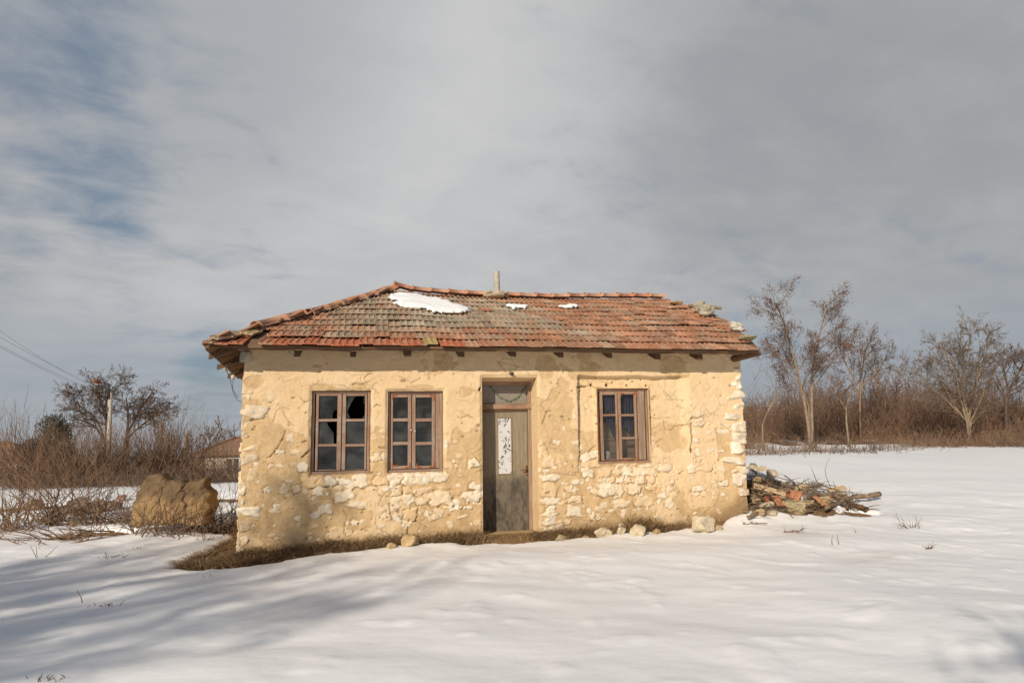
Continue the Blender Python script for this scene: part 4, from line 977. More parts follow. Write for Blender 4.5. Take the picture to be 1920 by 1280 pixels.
# ------------------------------------------------------------------ snow, stones and wood on the roof
def roof_uv(px, py):                      # pixel -> (s,t) on the front slope
    d = ray(px, py); n = HU.cross((HV * (RV - EV) + Vector((0, 0, RZ - EZ))).normalized()); p0 = H(0, EV, EZ + .04); t = (p0 - CAM).dot(n) / d.dot(n); p = CAM + d * t - HO
    return p.dot(HU), (p.dot(HV) - EV) / (RV - EV)
def snow_patch(pix, th, label):
    P = np.array([(a, b * slopeL) for a, b in (roof_uv(*k) for k in pix)]); st = .03
    xs = np.arange(P[:, 0].min() - .1, P[:, 0].max() + .1, st); ys = np.arange(P[:, 1].min() - .06, P[:, 1].max() + .06, st); X, Y = np.meshgrid(xs, ys)
    sd = poly_sd(X, Y, P).reshape(X.shape) + (fbm(X * 7, Y * 13, 201, 5) - .5) * .30
    hh = th * np.sqrt(np.clip(-sd / .16, 0, 1)) * (.7 + .6 * fbm(X * 4, Y * 4, 203)) - .002
    mb = MB(); idx = {}
    ny, nx = X.shape; keep = sd < .012
    for j in range(ny - 1):
        for i in range(nx - 1):
            if keep[j, i] and keep[j + 1, i] and keep[j, i + 1] and keep[j + 1, i + 1]:
                f = []
                for (b, a) in ((j, i), (j, i + 1), (j + 1, i + 1), (j + 1, i)):
                    if (b, a) not in idx:
                        idx[b, a] = len(mb.v); p = roof_pt(X[b, a], Y[b, a] / slopeL, .062 + float(hh[b, a])); mb.v.append(tuple(HM @ p)); mb.c.append((1, 1, 1, 1))
                    f.append(idx[b, a])
                mb.f.append(tuple(f)); mb.m.append(0)
    o = mb.build('snow_patch', M['snowroof'], None, True); md = o.modifiers.new('thick', 'SOLIDIFY'); md.thickness = .035; md.offset = -1
    return tag(recenter(o), label, 'snow patch', 'snow patches left on the roof')
snow_patch([(732, 558), (745, 552.5), (772, 551.5), (800, 554), (822, 557), (850, 566), (876, 573), (880, 580), (862, 585), (838, 585), (808, 581.5), (780, 578), (742, 573), (752, 568), (730, 563)], 0.042, 'large white snow patch left on the tiles near the left end of the ridge')
snow_patch([(938, 569), (950, 566.5), (968, 567), (990, 570), (986, 574), (960, 573)], .03, 'narrow snow streak on the tiles below the chimney pipe')
snow_patch([(1050, 571), (1065, 568), (1085, 570.5), (1083, 575), (1062, 574.5)], .03, 'short snow streak on the tiles to the right of the chimney pipe')

def rock(loc, r, seed, col, label, cat='stone', group=None, sink=.0, sub=4, name='rock', boxy=3.0, mat='rock'):
    mb = MB(); lump(mb, (0, 0, r[2] * .8 - sink), r, seed, col, sub, e=.7, boxy=boxy, cut=.5); o = mb.build(name, M[mat], None, False, True); o.location = loc; o.rotation_euler = (0, 0, random.Random(seed).uniform(0, 6.3) if abs(r[0] - r[1]) < .03 else HA)
    return tag(o, label, cat, group)
def roof_loc(px, py, lift=.03):
    s, t = roof_uv(px, py); return HM @ roof_pt(s, t, lift)
GR = (.40, .36, .28, 1); WH = (.66, .60, .50, 1); YL = (.38, .33, .19, 1)
rock(roof_loc(1325, 592), (.15, .13, .14), 41, GR, 'grey lumpy stone on the roof verge beside the stub of wood', group='stones weighing down the roof verge')
rock(roof_loc(1313, 579), (.13, .12, .10), 42, GR, 'grey stone behind another at the top of the roof verge', group='stones weighing down the roof verge')
rock(roof_loc(1380, 617), (.17, .14, .10), 43, WH, 'pale white stone lying on the right roof verge', group='stones weighing down the roof verge')
rock(roof_loc(1400, 637), (.17, .12, .06), 44, YL, 'flat yellow lichen-covered stone near the lower right roof corner', group='stones weighing down the roof verge')
rock(roof_loc(1265, 570), (.16, .12, .05), 45, (.55, .40, .20, 1), 'flat ochre slab on the broken right end of the ridge', group='stones weighing down the roof verge')
a, b = roof_loc(1290, 576, .08), roof_loc(1351, 582, .10); mb = MB(); mb.tube([a, a.lerp(b, .5) + Vector((0, 0, .01)), b], [.03, .035, .033], 10); tag(recenter(mb.build('wood_stub', M['log'])), 'round wooden stub sticking out past the right roof verge', 'log')

# ------------------------------------------------------------------ rocks at the foot of the wall
def grock(px, py, r, seed, col, label, group, sink=.25, Y=None, **k):
    p = ground_at(px, py + (1 if px > 460 else 0)); p.z = top_z(p.x, p.y) - r[2] * sink
    return rock(p, r, seed, col, label, group=group, **k)
gA = 'loose stones at the foot of the house wall'; WF = []
for px, py, r_, lb in [(1050, 1008, .09, 'flat ochre stone at the wall foot between the door and the pale squat stone'), (1232, 1000, .06, 'small stone right of the dry grass tuft under the right window'), (1345, 988, .07, 'small stone just right of the big pale stone'), (735, 1030, .06, 'small stone just left of the ochre stone under the second window')]: WF.append((px, py, r_, lb))
ST = (.62, .52, .37, 1); SO = (.50, .36, .19, 1)
grock(1320, 988, (.19, .15, .14), 51, ST, 'big pale angular stone on the snow edge below the right end of the wall', gA, .1, sub=3)
grock(1130, 1000, (.15, .12, .11), 52, ST, 'pale squat stone at the wall foot between door and right window', gA)
grock(1195, 993, (.13, .12, .10), 53, ST, 'rounded stone half hidden in dry grass under the right window', gA)
grock(769, 1024, (.13, .11, .11), 54, SO, 'ochre stone at the wall foot under the second window', gA)
grock(1165, 1000, (.08, .07, .06), 55, ST, 'small stone right beside the pale squat stone at the wall foot', gA)
grock(1098, 1003, (.08, .07, .04), 56, SO, 'flat brown stone at the wall foot just right of the door', gA)

for i, (px, py, r_, lb) in enumerate(WF): grock(px, py, (r_ * 1.3, r_, r_ * .8), 570 + i, SO if i % 2 else (.46, .36, .23, 1), lb, gA, .35)
# ------------------------------------------------------------------ dry grass along the wall
def blades(name, spots, label, cat, mat='grass', cols=((.30, .20, .10), (.22, .14, .07), (.38, .27, .14), (.17, .10, .055)), w=.0035):
    mb = MB(); rs = random.Random(len(spots))
    for x, y, h, lean in spots:
        z = float(soil_z(x, y)) - .02; a = rs.uniform(0, 6.28); L = h * rs.uniform(.5, 1.3); ld = Vector((math.cos(a), math.sin(a), 0)) * lean * rs.uniform(.3, 1.4) + Vector((0, -.15, 0))
        side = Vector((rs.gauss(0, 1), rs.gauss(0, 1), 0)).normalized() * w * rs.uniform(.7, 1.8)
        p = Vector((x, y, z)); vs = []
        for k in range(4):
            f = k / 3; c = p + Vector((0, 0, 1)) * (L * (f - .28 * f * f * lean)) + ld * (L * f * f); vs += [c - side * (1 - f * .85), c + side * (1 - f * .85)]
        c = rs.choice(cols); f = rs.uniform(.75, 1.25)
        mb.add(vs, [(0, 1, 3, 2), (2, 3, 5, 4), (4, 5, 7, 6)], tuple(f * q for q in c) + (1,))
    return tag(mb.build(name, M[mat], None, False, True), label, cat, kind='stuff')
sp = []; rs = random.Random(8)
def strip_grass(pix0, pix1, n, h, lean, spread=.12):
    for _ in range(n):
        f = rs.random(); p = on_ground(pix0[0] + (pix1[0] - pix0[0]) * f, pix0[1] + (pix1[1] - pix0[1]) * f, -.04)
        x, y = p[0] + rs.gauss(0, spread), p[1] + rs.gauss(0, spread)
        if float(poly_sd(np.array([x]), np.array([y]), POLY)[0]) > .05: continue
        hv = (Vector((x, y, 0)) - HO).dot(HV); hs = (Vector((x, y, 0)) - HO).dot(HU)
        if hv > -.03 and hs > SL1: continue
        k = .6 + .8 * float(fbm(np.array([x * 3.0]), np.array([y * 3.0]), 301)[0]); sp.append((x, y, h * k, lean))
strip_grass((340, 1052), (430, 1020), 1500, .16, 1.2, .14); strip_grass((390, 1050), (470, 1040), 2600, .17, 1.3, .16); strip_grass((400, 1020), (445, 1000), 900, .18, 1.2, .15)
strip_grass((450, 1050), (640, 1028), 3200, .16, 1.0, .12); strip_grass((640, 1036), (770, 1026), 3600, .17, .9, .10); strip_grass((770, 1027), (905, 1018), 3600, .15, .8, .09)
strip_grass((1000, 1012), (1310, 996), 6500, .11, .9, .09); strip_grass((915, 1016), (1000, 1013), 300, .06, .9, .05); strip_grass((1180, 1002), (1230, 1000), 1100, .22, .6, .07); strip_grass((1045, 1010), (1075, 1008), 500, .16, .7, .05); strip_grass((1255, 1000), (1300, 997), 500, .15, .8, .06); strip_grass((1090, 1007), (1120, 1006), 300, .15, .7, .05); strip_grass((1335, 988), (1440, 962), 1800, .13, 1.2, .12)
blades('dry_grass', sp, 'matted dry brown grass along the foot of the house wall', 'grass', w=.0055)

# ------------------------------------------------------------------ plants: branch grower
def rotv(d, ang, rs):
    ax = d.cross(Vector((rs.gauss(0, 1), rs.gauss(0, 1), rs.gauss(0, 1))))
    if ax.length < 1e-4: ax = Vector((1, 0, 0))
    return Quaternion(ax.normalized(), ang) @ d
def grow(paths, p, d, L, r, lev, P, rs, tips=None):
    n = P['seg'][lev] if lev < len(P['seg']) else 3
    pts = [p.copy()]; rad = [r]; wob = P['wob'] if lev else P['wob'] * .5
    q = p.copy(); ds = [d.copy()]
    for i in range(n):
        d = (d + Vector((rs.gauss(0, wob), rs.gauss(0, wob), rs.gauss(0, wob))) + Vector((0, 0, P['trop'][min(lev, len(P['trop']) - 1)]))).normalized()
        q = q + d * (L / n); pts.append(q.copy()); rad.append(max(P['rmin'], r * (1 - P['tap'] * (i + 1) / n))); ds.append(d.copy())
    paths.append((pts, rad, lev))
    if lev < P['max']:
        nc = P['nch'][lev]; nc = max(1, int(nc * rs.uniform(.75, 1.25) + .5))
        for k in range(nc):
            t = P['t0'][min(lev, len(P['t0']) - 1)]; t = t + (1 - t) * (k + rs.random()) / nc; f = t * n; i = min(int(f), n - 1)
            b = pts[i].lerp(pts[i + 1], f - i); dd = rotv(ds[i + 1], P['ang'] * rs.uniform(.6, 1.35), rs)
            if lev == 0 and 'flat' in P: dd.y *= P['flat']; dd.normalize()
            grow(paths, b, dd, L * P['rat'] * rs.uniform(.6, 1.15) * (1.15 - .45 * t), max(P['rmin'], rad[i] * P['rr']), lev + 1, P, rs, tips)
    elif tips is not None: tips.append((pts[-1], ds[-1]))
def build_plant(name, loc, stems, P, mats, seed, label, cat, group=None, pods=0, trunk_levels=1):
    """stems: list of (direction, length, radius) or explicit point lists"""
    rs = random.Random(seed); root = empty(name, loc, label, cat, group); tk, cr = MB(), MB(); paths = []; tips = [] if pods else None
    for st in stems:
        if isinstance(st, dict):
            pts = [Vector(k) for k in st['pts']]; r0 = st['r']; n = len(pts); rad = [r0 * (1 - .72 * i / (n - 1)) for i in range(n)]
            paths.append((pts, rad, 0)); L = sum((b - a).length for a, b in zip(pts, pts[1:]))
            for k in range(st['n']):
                t = st.get('t0', .35) + (1 - st.get('t0', .35)) * (k + rs.random()) / st['n']; f = t * (n - 1); i = min(int(f), n - 2); b = pts[i].lerp(pts[i + 1], f - i)
                d = rotv((pts[i + 1] - pts[i]).normalized(), P['ang'] * rs.uniform(.7, 1.3), rs)
                if 'flat' in P: d.y *= P['flat']; d.normalize()
                grow(paths, b, d, L * st.get('rat', P.get('srat', P['rat'])) * rs.uniform(.6, 1.1) * (1.25 - .6 * t), max(P['rmin'], rad[i] * P['rr']), 1, P, rs, tips)
        else: grow(paths, Vector((rs.gauss(0, .05), rs.gauss(0, .05), -.05)), st[0].normalized(), st[1], st[2], 0, P, rs, tips)
    for pts, rad, lev in paths:
        if lev < trunk_levels: tk.tube(pts, rad, 7, True)
        else: cr.tube(pts, rad, 4 if lev == 1 and rad[0] > .02 else 3, False)
    if tips:
        m = len(mats) > 2; cr.mi = 1
        for p, d in tips:
            if rs.random() > pods: continue
            for _ in range(rs.choice([2, 3, 4])):
                c = p + Vector((rs.gauss(0, .10), rs.gauss(0, .10), rs.gauss(0, .10) - .03)); s_ = rs.uniform(.02, .045)
                a = Vector((rs.gauss(0, 1), rs.gauss(0, 1), rs.gauss(0, 1))).normalized(); b = a.orthogonal().normalized(); e = a.cross(b)
                cr.add([c - a * s_, c + b * s_ * .5, c + a * s_, c - b * s_ * .5, c + e * s_ * .35], [(0, 1, 4), (1, 2, 4), (2, 3, 4), (3, 0, 4), (0, 3, 2, 1)])
    if tk.v: tk.build('trunk', mats[0], root, True)
    if cr.v: cr.build('crown', list(mats[1:]), root, False)
    return root
TP = dict(seg=[6, 5, 4, 3, 3], wob=.13, trop=[.06, .05, .03, .01], tap=.72, rmin=.005, nch=[9, 7, 6, 5], t0=[.3, .2, .15], ang=.72, rat=.55, rr=.55, max=4)

def base_at(px, py_hint, Y):
    d = ray(px, 800); x = d.x / d.y * Y; return Vector((x, Y, top_z(x, Y)))
def stem_px(base, Y, pix, jit=0.0, rs=None):
    out = [Vector((0, 0, -.15))]
    for i, (px, py) in enumerate(pix): out.append(at(px, py, Y + (rs.uniform(-jit, jit) if rs else 0) * (i + 1) / len(pix)) - base)
    return out
rs = random.Random(91)
# right: tall twin-stemmed tree still carrying seed pods
Y = 27.5; b = base_at(1517, 830, Y)
P = dict(TP, max=4, nch=[0, 7, 5, 3], rat=.50, srat=.28, ang=.68, trop=[.04, .03, .01, -.01], rmin=.005, rr=.48)
build_plant('bare_tree', b, [dict(pts=stem_px(b, Y, [(1516, 800), (1508, 750), (1496, 700), (1483, 650), (1468, 600), (1455, 568)], .5, rs), r=.075, n=12, t0=.38), dict(pts=stem_px(b, Y, [(1523, 805), (1522, 750), (1523, 700), (1532, 650), (1542, 605), (1548, 575)], .5, rs), r=.075, n=12, t0=.38),
      dict(pts=stem_px(b, Y, [(1516, 760), (1498, 710), (1470, 672), (1445, 655)], .8, rs), r=.035, n=8, t0=.3), dict(pts=stem_px(b, Y, [(1520, 710), (1527, 690), (1560, 660), (1585, 640)], .8, rs), r=.04, n=8, t0=.3)],
      P, (M['bark_pale'], M['twig_grey'], M['pod']), 1, 'tall twin-stemmed bare tree with dark seed pods standing nearest to the house', 'tree', 'bare trees at the edge of the field', pods=.7)
Y = 33; b = base_at(1612, 800, Y)
build_plant('bare_tree', b, [dict(pts=stem_px(b, Y, [(1612, 760), (1614, 720), (1617, 690), (1622, 662), (1627, 645)], .4, rs), r=.065, n=13, t0=.3), dict(pts=stem_px(b, Y, [(1611, 740), (1596, 700), (1582, 675), (1574, 655)], .6, rs), r=.06, n=7, t0=.3), dict(pts=stem_px(b, Y, [(1613, 730), (1636, 700), (1653, 685), (1664, 665)], .6, rs), r=.06, n=7, t0=.3)],
      dict(P, srat=.31), (M['bark'], M['twig_grey'], M['pod']), 2, 'slender yellowish bare tree between the tall twin-stemmed tree and the broad one', 'tree', 'bare trees at the edge of the field', pods=.04)
Y = 29; b = base_at(1815, 822, Y)
SP = [[(1812, 800), (1800, 775), (1772, 748), (1745, 725), (1724, 700), (1712, 678)], [(1813, 790), (1800, 745), (1794, 710), (1780, 672), (1764, 642)], [(1817, 785), (1806, 745), (1808, 695), (1816, 655), (1820, 625)],
      [(1818, 780), (1824, 740), (1836, 700), (1848, 665), (1855, 638)], [(1820, 790), (1836, 755), (1850, 722), (1866, 692), (1880, 670)], [(1821, 795), (1845, 770), (1868, 762)], [(1812, 790), (1790, 760), (1762, 710), (1742, 682)], [(1815, 785), (1803, 730), (1806, 680), (1798, 640)], [(1818, 770), (1830, 720), (1834, 680), (1838, 645)]]
build_plant('bare_tree', b, [dict(pts=stem_px(b, Y, s_, .9, rs), r=.055 if i < 5 else .035, n=11, t0=.25) for i, s_ in enumerate(SP)], dict(P, nch=[0, 7, 5, 3], srat=.33), (M['bark_pale'], M['twig_grey'], M['pod']), 3, 'broad bare tree with many stems spreading from one base', 'tree', 'bare trees at the edge of the field', pods=.02)
Y = 34; b = base_at(1885, 800, Y)
build_plant('bare_tree', b, [dict(pts=stem_px(b, Y, [(1886, 760), (1890, 730), (1884, 700), (1878, 672)], .5, rs), r=.09, n=9, t0=.3), dict(pts=stem_px(b, Y, [(1888, 750), (1900, 715), (1915, 690), (1925, 665)], .5, rs), r=.07, n=8, t0=.3), dict(pts=stem_px(b, Y, [(1887, 745), (1872, 712), (1858, 690)], .5, rs), r=.05, n=7, t0=.3)],
      dict(P, srat=.42), (M['bark_dark'], M['twig_dark'], M['pod']), 4, 'dark bare tree at the right edge behind the broad tree', 'tree', 'bare trees at the edge of the field', pods=.2)
Y = 36; b = base_at(1940, 800, Y)
build_plant('bare_tree', b, [dict(pts=stem_px(b, Y, [(1940, 760), (1938, 720), (1930, 680), (1928, 648)], .5, rs), r=.09, n=10, t0=.3), dict(pts=stem_px(b, Y, [(1942, 750), (1955, 710), (1965, 680)], .5, rs), r=.07, n=8, t0=.3)],
      dict(P, srat=.42), (M['bark_dark'], M['twig_red'], M['pod']), 5, 'reddish bare tree cut off by the right edge of the photo', 'tree', 'bare trees at the edge of the field', pods=.5)
for px, Yy, top, sd, lb in ((1695, 40, 690, 6, 'thin bare tree behind the brush to the left of the broad tree'), (1745, 42, 715, 7, 'low bare tree in the brush just left of the broad tree'), (1570, 41, 690, 8, 'thin bare tree in the brush behind the twin-stemmed tree'), (1660, 38, 660, 16, 'thin bare tree right of the slender yellowish tree')):
    b = base_at(px, 800, Yy); h = (at(px, top, Yy) - b).z
    build_plant('bare_tree', b, [(Vector((-.12, 0, 1)), h * .8, .07), (Vector((.2, 0, 1)), h * .75, .06), (Vector((.02, .1, 1)), h * .85, .06)], dict(TP, max=3, nch=[9, 6, 5], rat=.42, ang=.6, rmin=.008), (M['bark'], M['twig_red'], M['pod']), sd, lb, 'tree', 'bare trees at the edge of the field')
# pale dead saplings
for px, Yy, pix, sd, lb in ((1428, 27, [(1430, 795), (1440, 770), (1450, 752), (1457, 746)], 9, 'pale leaning dead sapling in the brush near the house'), (1590, 28.5, [(1587, 790), (1587, 765), (1591, 745), (1601, 728)], 10, 'pale broken sapling in front of the slender yellowish tree')):
    b = base_at(px, 800, Yy); build_plant('dead_sapling', b, [dict(pts=stem_px(b, Yy, pix), r=.05, n=5, t0=.4)], dict(TP, max=2, nch=[0, 3], rat=.4, rmin=.006), (M['bark_pale'], M['bark_pale'], M['pod']), sd, lb, 'sapling')

# right: thicket behind the field
def thicket(name, n, xr, yr, hf, mat, seed, label, lean=.25, r=.011, side=5):
    rs = random.Random(seed); mb = MB(); grp = []
    for k in range(n):
        y = rs.uniform(*yr); x = (xr[0] + (xr[1] - xr[0]) * rs.random()) * y
        z = float(soil_z(x, y)) - .05; h = hf(x, y, rs); d = Vector((rs.gauss(0, lean), rs.gauss(0, lean), 1)).normalized(); p = Vector((x, y, z)); pts = [p]
        for i in range(3):
            d = (d + Vector((rs.gauss(0, .12), rs.gauss(0, .12), -.02))).normalized(); p = p + d * (h / 3); pts.append(p)
        rr = r * rs.uniform(.6, 1.4); mb.tube(pts, [rr, rr * .8, rr * .6, rr * .35], 3, False)
        for _ in range(side):
            t = rs.uniform(.15, 1); i = min(int(t * 3), 2); b = pts[i].lerp(pts[i + 1], t * 3 - i); e = (d + Vector((rs.gauss(0, .8), rs.gauss(0, .8), rs.gauss(0, .5)))).normalized(); l = h * rs.uniform(.12, .4)
            mb.tube([b, b + e * l * .5, b + (e + Vector((0, 0, .12))) * l], [rr * .55, rr * .45, rr * .25], 3, False)
    return tag(mb.build(name, mat, None, False), label, 'brush', kind='stuff')
hN = lambda x, y, s=1.0: float(fbm(np.array([x * .35]), np.array([y * .15]), 401)[0])
thicket('thicket', 3400, (.30, .98), (34, 43), lambda x, y, rs: (.9 + 6.2 * hN(x * 2, y) ** 2) * rs.uniform(.4, 1.2), M['twig_red'], 51, 'dense brown leafless thicket along the far edge of the snow field', r=.014)
thicket('thicket', 2000, (.30, .98), (44, 57), lambda x, y, rs: (1.6 + 4.4 * hN(x * 2 + 30, y) ** 1.7) * rs.uniform(.4, 1.15), M['twig_dark'], 52, 'darker taller thicket behind the brown one', r=.02)
thicket('bramble', 3400, (.30, .98), (26.5, 36), lambda x, y, rs: rs.uniform(.3, 1.0) * (.6 + hN(x * 2, y)) * (1 if y > float(FEDGE(np.array([x]))[0]) - 1.2 else .06), M['twig'], 53, 'low yellowish brambles at the edge of the snow field', .75, .009, 4)
# the wood far behind the house on the left
thicket('thicket', 2600, (-.86, -.10), (40, 64), lambda x, y, rs: (1.2 + 2.4 * hN(x, y)) * rs.uniform(.5, 1.1), M['twig_red'], 54, 'hazy brown scrub on the slope far behind the left bushes', r=.024)

# left: fan-shaped shrubs beyond the snow
def shrub(px, Y, top, n, spread, seed, mat, label, group='leafless bushes left of the house', side=6, r=.010, wide=.5, dy=0):
    b = base_at(px, 800, Y); b.z += dy; rs = random.Random(seed); h = (at(px, top, Y) - b).z; root = empty('bare_shrub', b, label, 'bush', group); mb = MB(); r *= .8
    for k in range(n):
        a = rs.gauss(0, spread * (1.5 if spread < .9 else 1) if rs.random() < .5 else spread); a2 = rs.gauss(0, .45); d = Vector((math.sin(a), math.sin(a2) * .6, math.cos(a))).normalized(); L = h * rs.uniform(.45, 1.12) * (.6 + .4 * max(0, math.cos(a)) + .12)
        p = Vector((rs.gauss(0, wide), rs.gauss(0, wide * .7), -.05)); pts = [p]; 
        for i in range(5):
            d = (d + Vector((rs.gauss(0, .12), rs.gauss(0, .12), .02 - .06 * abs(d.x)))).normalized(); p = p + d * (L / 5); pts.append(p)
        rr = r * rs.uniform(.6, 1.5); mb.tube(pts, [rr, rr * .9, rr * .75, rr * .6, rr * .45, rr * .25], 3, False)
        for _ in range(rs.randrange(side + 1)):
            t = rs.uniform(.25, .95); i = min(int(t * 5), 4); q = pts[i].lerp(pts[i + 1], t * 5 - i); e = (d + Vector((rs.gauss(0, .5), rs.gauss(0, .5), rs.gauss(.1, .35)))).normalized(); l = L * rs.uniform(.08, .3)
            mb.tube([q, q + e * l * .5, q + (e + Vector((0, 0, .1))) * l], [rr * .5, rr * .4, rr * .2], 3, False)
    mb.build('crown', mat, root); return root
def single(o, nm):                        # a shrub that is one mesh needs no Empty
    return o
SH = [(20, 20, 770, 120, .42, 'twig', 'sparse bush of straight upright shoots at the left edge of the photo'), (85, 20, 782, 170, .42, 'twig_red', 'reddish bush of upright shoots in front of the far left house'), (150, 19.5, 806, 300, .55, 'twig', 'brown bush below the evergreen'), (200, 20.5, 800, 320, .6, 'twig_red', 'dense brown bush under the street lamp'),
      (265, 20.5, 796, 310, .55, 'twig', 'brown bush behind the left end of the clay block'), (318, 21.5, 772, 260, .40, 'twig_red', 'tall bush of upright shoots behind the clay block'), (362, 21, 800, 230, .45, 'twig', 'brown bush just left of the small far house'), (412, 20.5, 850, 200, .7, 'twig_red', 'low tangled bush in front of the small far house'), (440, 19.7, 866, 160, .7, 'twig_dark', 'dark low bush against the left corner of the house'), (-30, 19, 815, 70, .45, 'twig', 'bush cut off by the left edge of the photo')]
for i, (px, Y, top, n, spd, mt, lb) in enumerate(SH): shrub(px, Y, top, n, spd, 300 + i, M[mt], lb)
for i, (px, Y, top, n, spd, mt, lb) in enumerate([(60, 18.2, 872, 420, 1.0, 'twig_dark', 'low dark tangle of twigs at the left edge beyond the snow'), (150, 18.9, 868, 460, 1.05, 'twig_dark', 'low dark tangle of twigs below the evergreen'), (232, 18.5, 872, 420, 1.05, 'twig_grey', 'low grey tangle of twigs below the street lamp'), (310, 19.3, 874, 380, 1.0, 'twig_dark', 'low dark tangle of twigs behind the clay block')]):
    shrub(px, Y, top, n, spd, 340 + i, M[mt], lb, 'low tangles beyond the snow', wide=.9, r=.009)
HP = [(1410, 27.5, 826, 160, 'twig', 'brown brush heap hidden partly by the house corner'), (1462, 27.6, 836, 170, 'twig_grey', 'low grey brush heap at the near edge of the field by the house'), (1497, 28.6, 822, 120, 'twig', 'pale brown dry weeds at the foot of the twin trunks'), (1545, 28.2, 826, 150, 'twig_dark', 'small dark brush heap right of the twin trunks'), (1602, 28.8, 826, 120, 'twig_dark', 'small dark brush heap on the snow below the slender yellowish tree'),
      (1662, 29.6, 818, 130, 'twig_grey', 'small grey brush heap on the snow between the slender and the broad tree'), (1720, 30, 812, 150, 'twig', 'brown weeds at the field edge left of the broad tree'), (1765, 29.6, 806, 130, 'twig_red', 'reddish weeds just left of the broad tree base'), (1850, 30, 806, 150, 'twig', 'brown weeds just right of the broad tree base'), (1900, 29.4, 800, 150, 'twig_grey', 'grey weeds at the field edge by the right side of the photo')]
for i, (px, Y, top, n, mt, lb) in enumerate(HP): shrub(px, Y - (3.2 if px < 1700 else 2.0), top - 2, n, 1.0, 360 + i, M[mt], lb, 'brush heaps at the edge of the field', wide=.75, r=.011)
# foreground brush on the left
def brush(px, py, Y, n, lmax, seed, mat, label, spread=1.0, r=.008, lay=.0, wide=.3, toward=0.0):
    x, yy = on_ground(px, py, -.1); b = Vector((x, yy, top_z(x, yy))); rs = random.Random(seed); root = empty('bare_shrub', b, label, 'bush', 'leafless brush in front of the clay block'); mb = MB(); zb = top_z(b.x, b.y)
    for k in range(n):
        a = rs.gauss(toward, spread); d = Vector((math.sin(a), rs.gauss(0, .45), abs(math.cos(a)) * (1 - lay) + .05)).normalized(); L = lmax * rs.uniform(.35, 1.1); p = Vector((rs.gauss(0, wide), rs.gauss(0, wide * .6), 0)); pts = [p]
        for i in range(6):
            d = (d + Vector((rs.gauss(0, .10), rs.gauss(0, .10), rs.gauss(-.015, .06)))).normalized(); p = p + d * (L / 6)
            if p.z + b.z < zb - .02: p.z = zb - b.z + .01
            pts.append(p)
        rr = r * rs.uniform(.5, 1.5); mb.tube(pts, [rr * (1 - .13 * i) for i in range(7)], 4, False)
        for _ in range(rs.randrange(2, 7)):
            t = rs.uniform(.2, .95); i = min(int(t * 6), 5); q = pts[i].lerp(pts[i + 1], t * 6 - i); e = (d + Vector((rs.gauss(0, .6), rs.gauss(0, .5), rs.gauss(.15, .4)))).normalized(); l = L * rs.uniform(.08, .28)
            mb.tube([q, q + e * l * .5, q + (e + Vector((0, 0, .08))) * l], [rr * .5, rr * .4, rr * .25], 3, False)
    mb.build('crown', mat, root); return root
brush(95, 985, 11, 80, 1.9, 401, M['twig'], 'brown brush with long arching twigs at the left of the snow', .85)
brush(20, 1000, 11, 70, 1.3, 402, M['twig'], 'brush spilling in from the left edge of the photo', .9)
brush(190, 990, 11, 64, 1.1, 403, M['twig_red'], 'sprawling reddish brush between the rubble and the clay block', 1.05)
brush(120, 1012, 10.5, 48, 1.0, 404, M['twig'], 'cut branches lying flat on the snow in front of the left brush', 1.35, .010, .75, .45)
brush(298, 1006, 10.9, 50, 1.2, 405, M['twig_red'], 'thin bush growing in front of the clay block', .75, .008)
brush(352, 1008, 10.9, 46, .75, 406, M['twig_dark'], 'low dark twigs at the foot of the clay block', 1.2, .007, .3)
brush(415, 990, 11.4, 100, 1.0, 407, M['twig_dark'], 'dark heap of twigs between the clay block and the house', .8, .008, .1, .35, .25)
brush(240, 985, 11.4, 22, .9, 408, M['twig_grey'], 'grey twigs at the left end of the clay block', 1.0, .007)

# left background trees
Y = 47; b = base_at(205, 800, Y)
P2 = dict(TP, max=4, nch=[0, 8, 6, 4], rat=.50, srat=.31, ang=.8, wob=.18, trop=[.03, .02, .02, 0], rmin=.008, rr=.45)
build_plant('bare_tree', b, [dict(pts=stem_px(b, Y, [(200, 850), (200, 800), (198, 770), (200, 745), (212, 725)], .6, rs), r=.16, n=12, t0=.4), dict(pts=stem_px(b, Y, [(200, 840), (188, 800), (172, 775), (150, 762), (130, 755)], .6, rs), r=.10, n=11, t0=.4), dict(pts=stem_px(b, Y, [(198, 830), (180, 800), (160, 790), (140, 785)], .6, rs), r=.12, n=8, t0=.4), dict(pts=stem_px(b, Y, [(203, 800), (190, 755), (178, 735), (172, 728)], .6, rs), r=.1, n=8, t0=.4)],
      P2, (M['bark_dark'], M['twig_dark'], M['pod']), 12, 'old gnarled bare tree standing behind the street lamp', 'tree', 'bare trees in the left background')
Y = 45; b = base_at(240, 800, Y)
build_plant('bare_tree', b, [dict(pts=stem_px(b, Y, [(232, 850), (238, 815), (255, 780), (272, 755), (285, 735)], .6, rs), r=.14, n=12, t0=.4), dict(pts=stem_px(b, Y, [(234, 830), (240, 800), (240, 765), (236, 745)], .6, rs), r=.12, n=9, t0=.4), dict(pts=stem_px(b, Y, [(240, 820), (262, 800), (282, 785), (298, 770)], .6, rs), r=.12, n=9, t0=.4)],
      P2, (M['bark_dark'], M['twig_dark'], M['pod']), 13, 'bare tree just right of the street lamp', 'tree', 'bare trees in the left background')
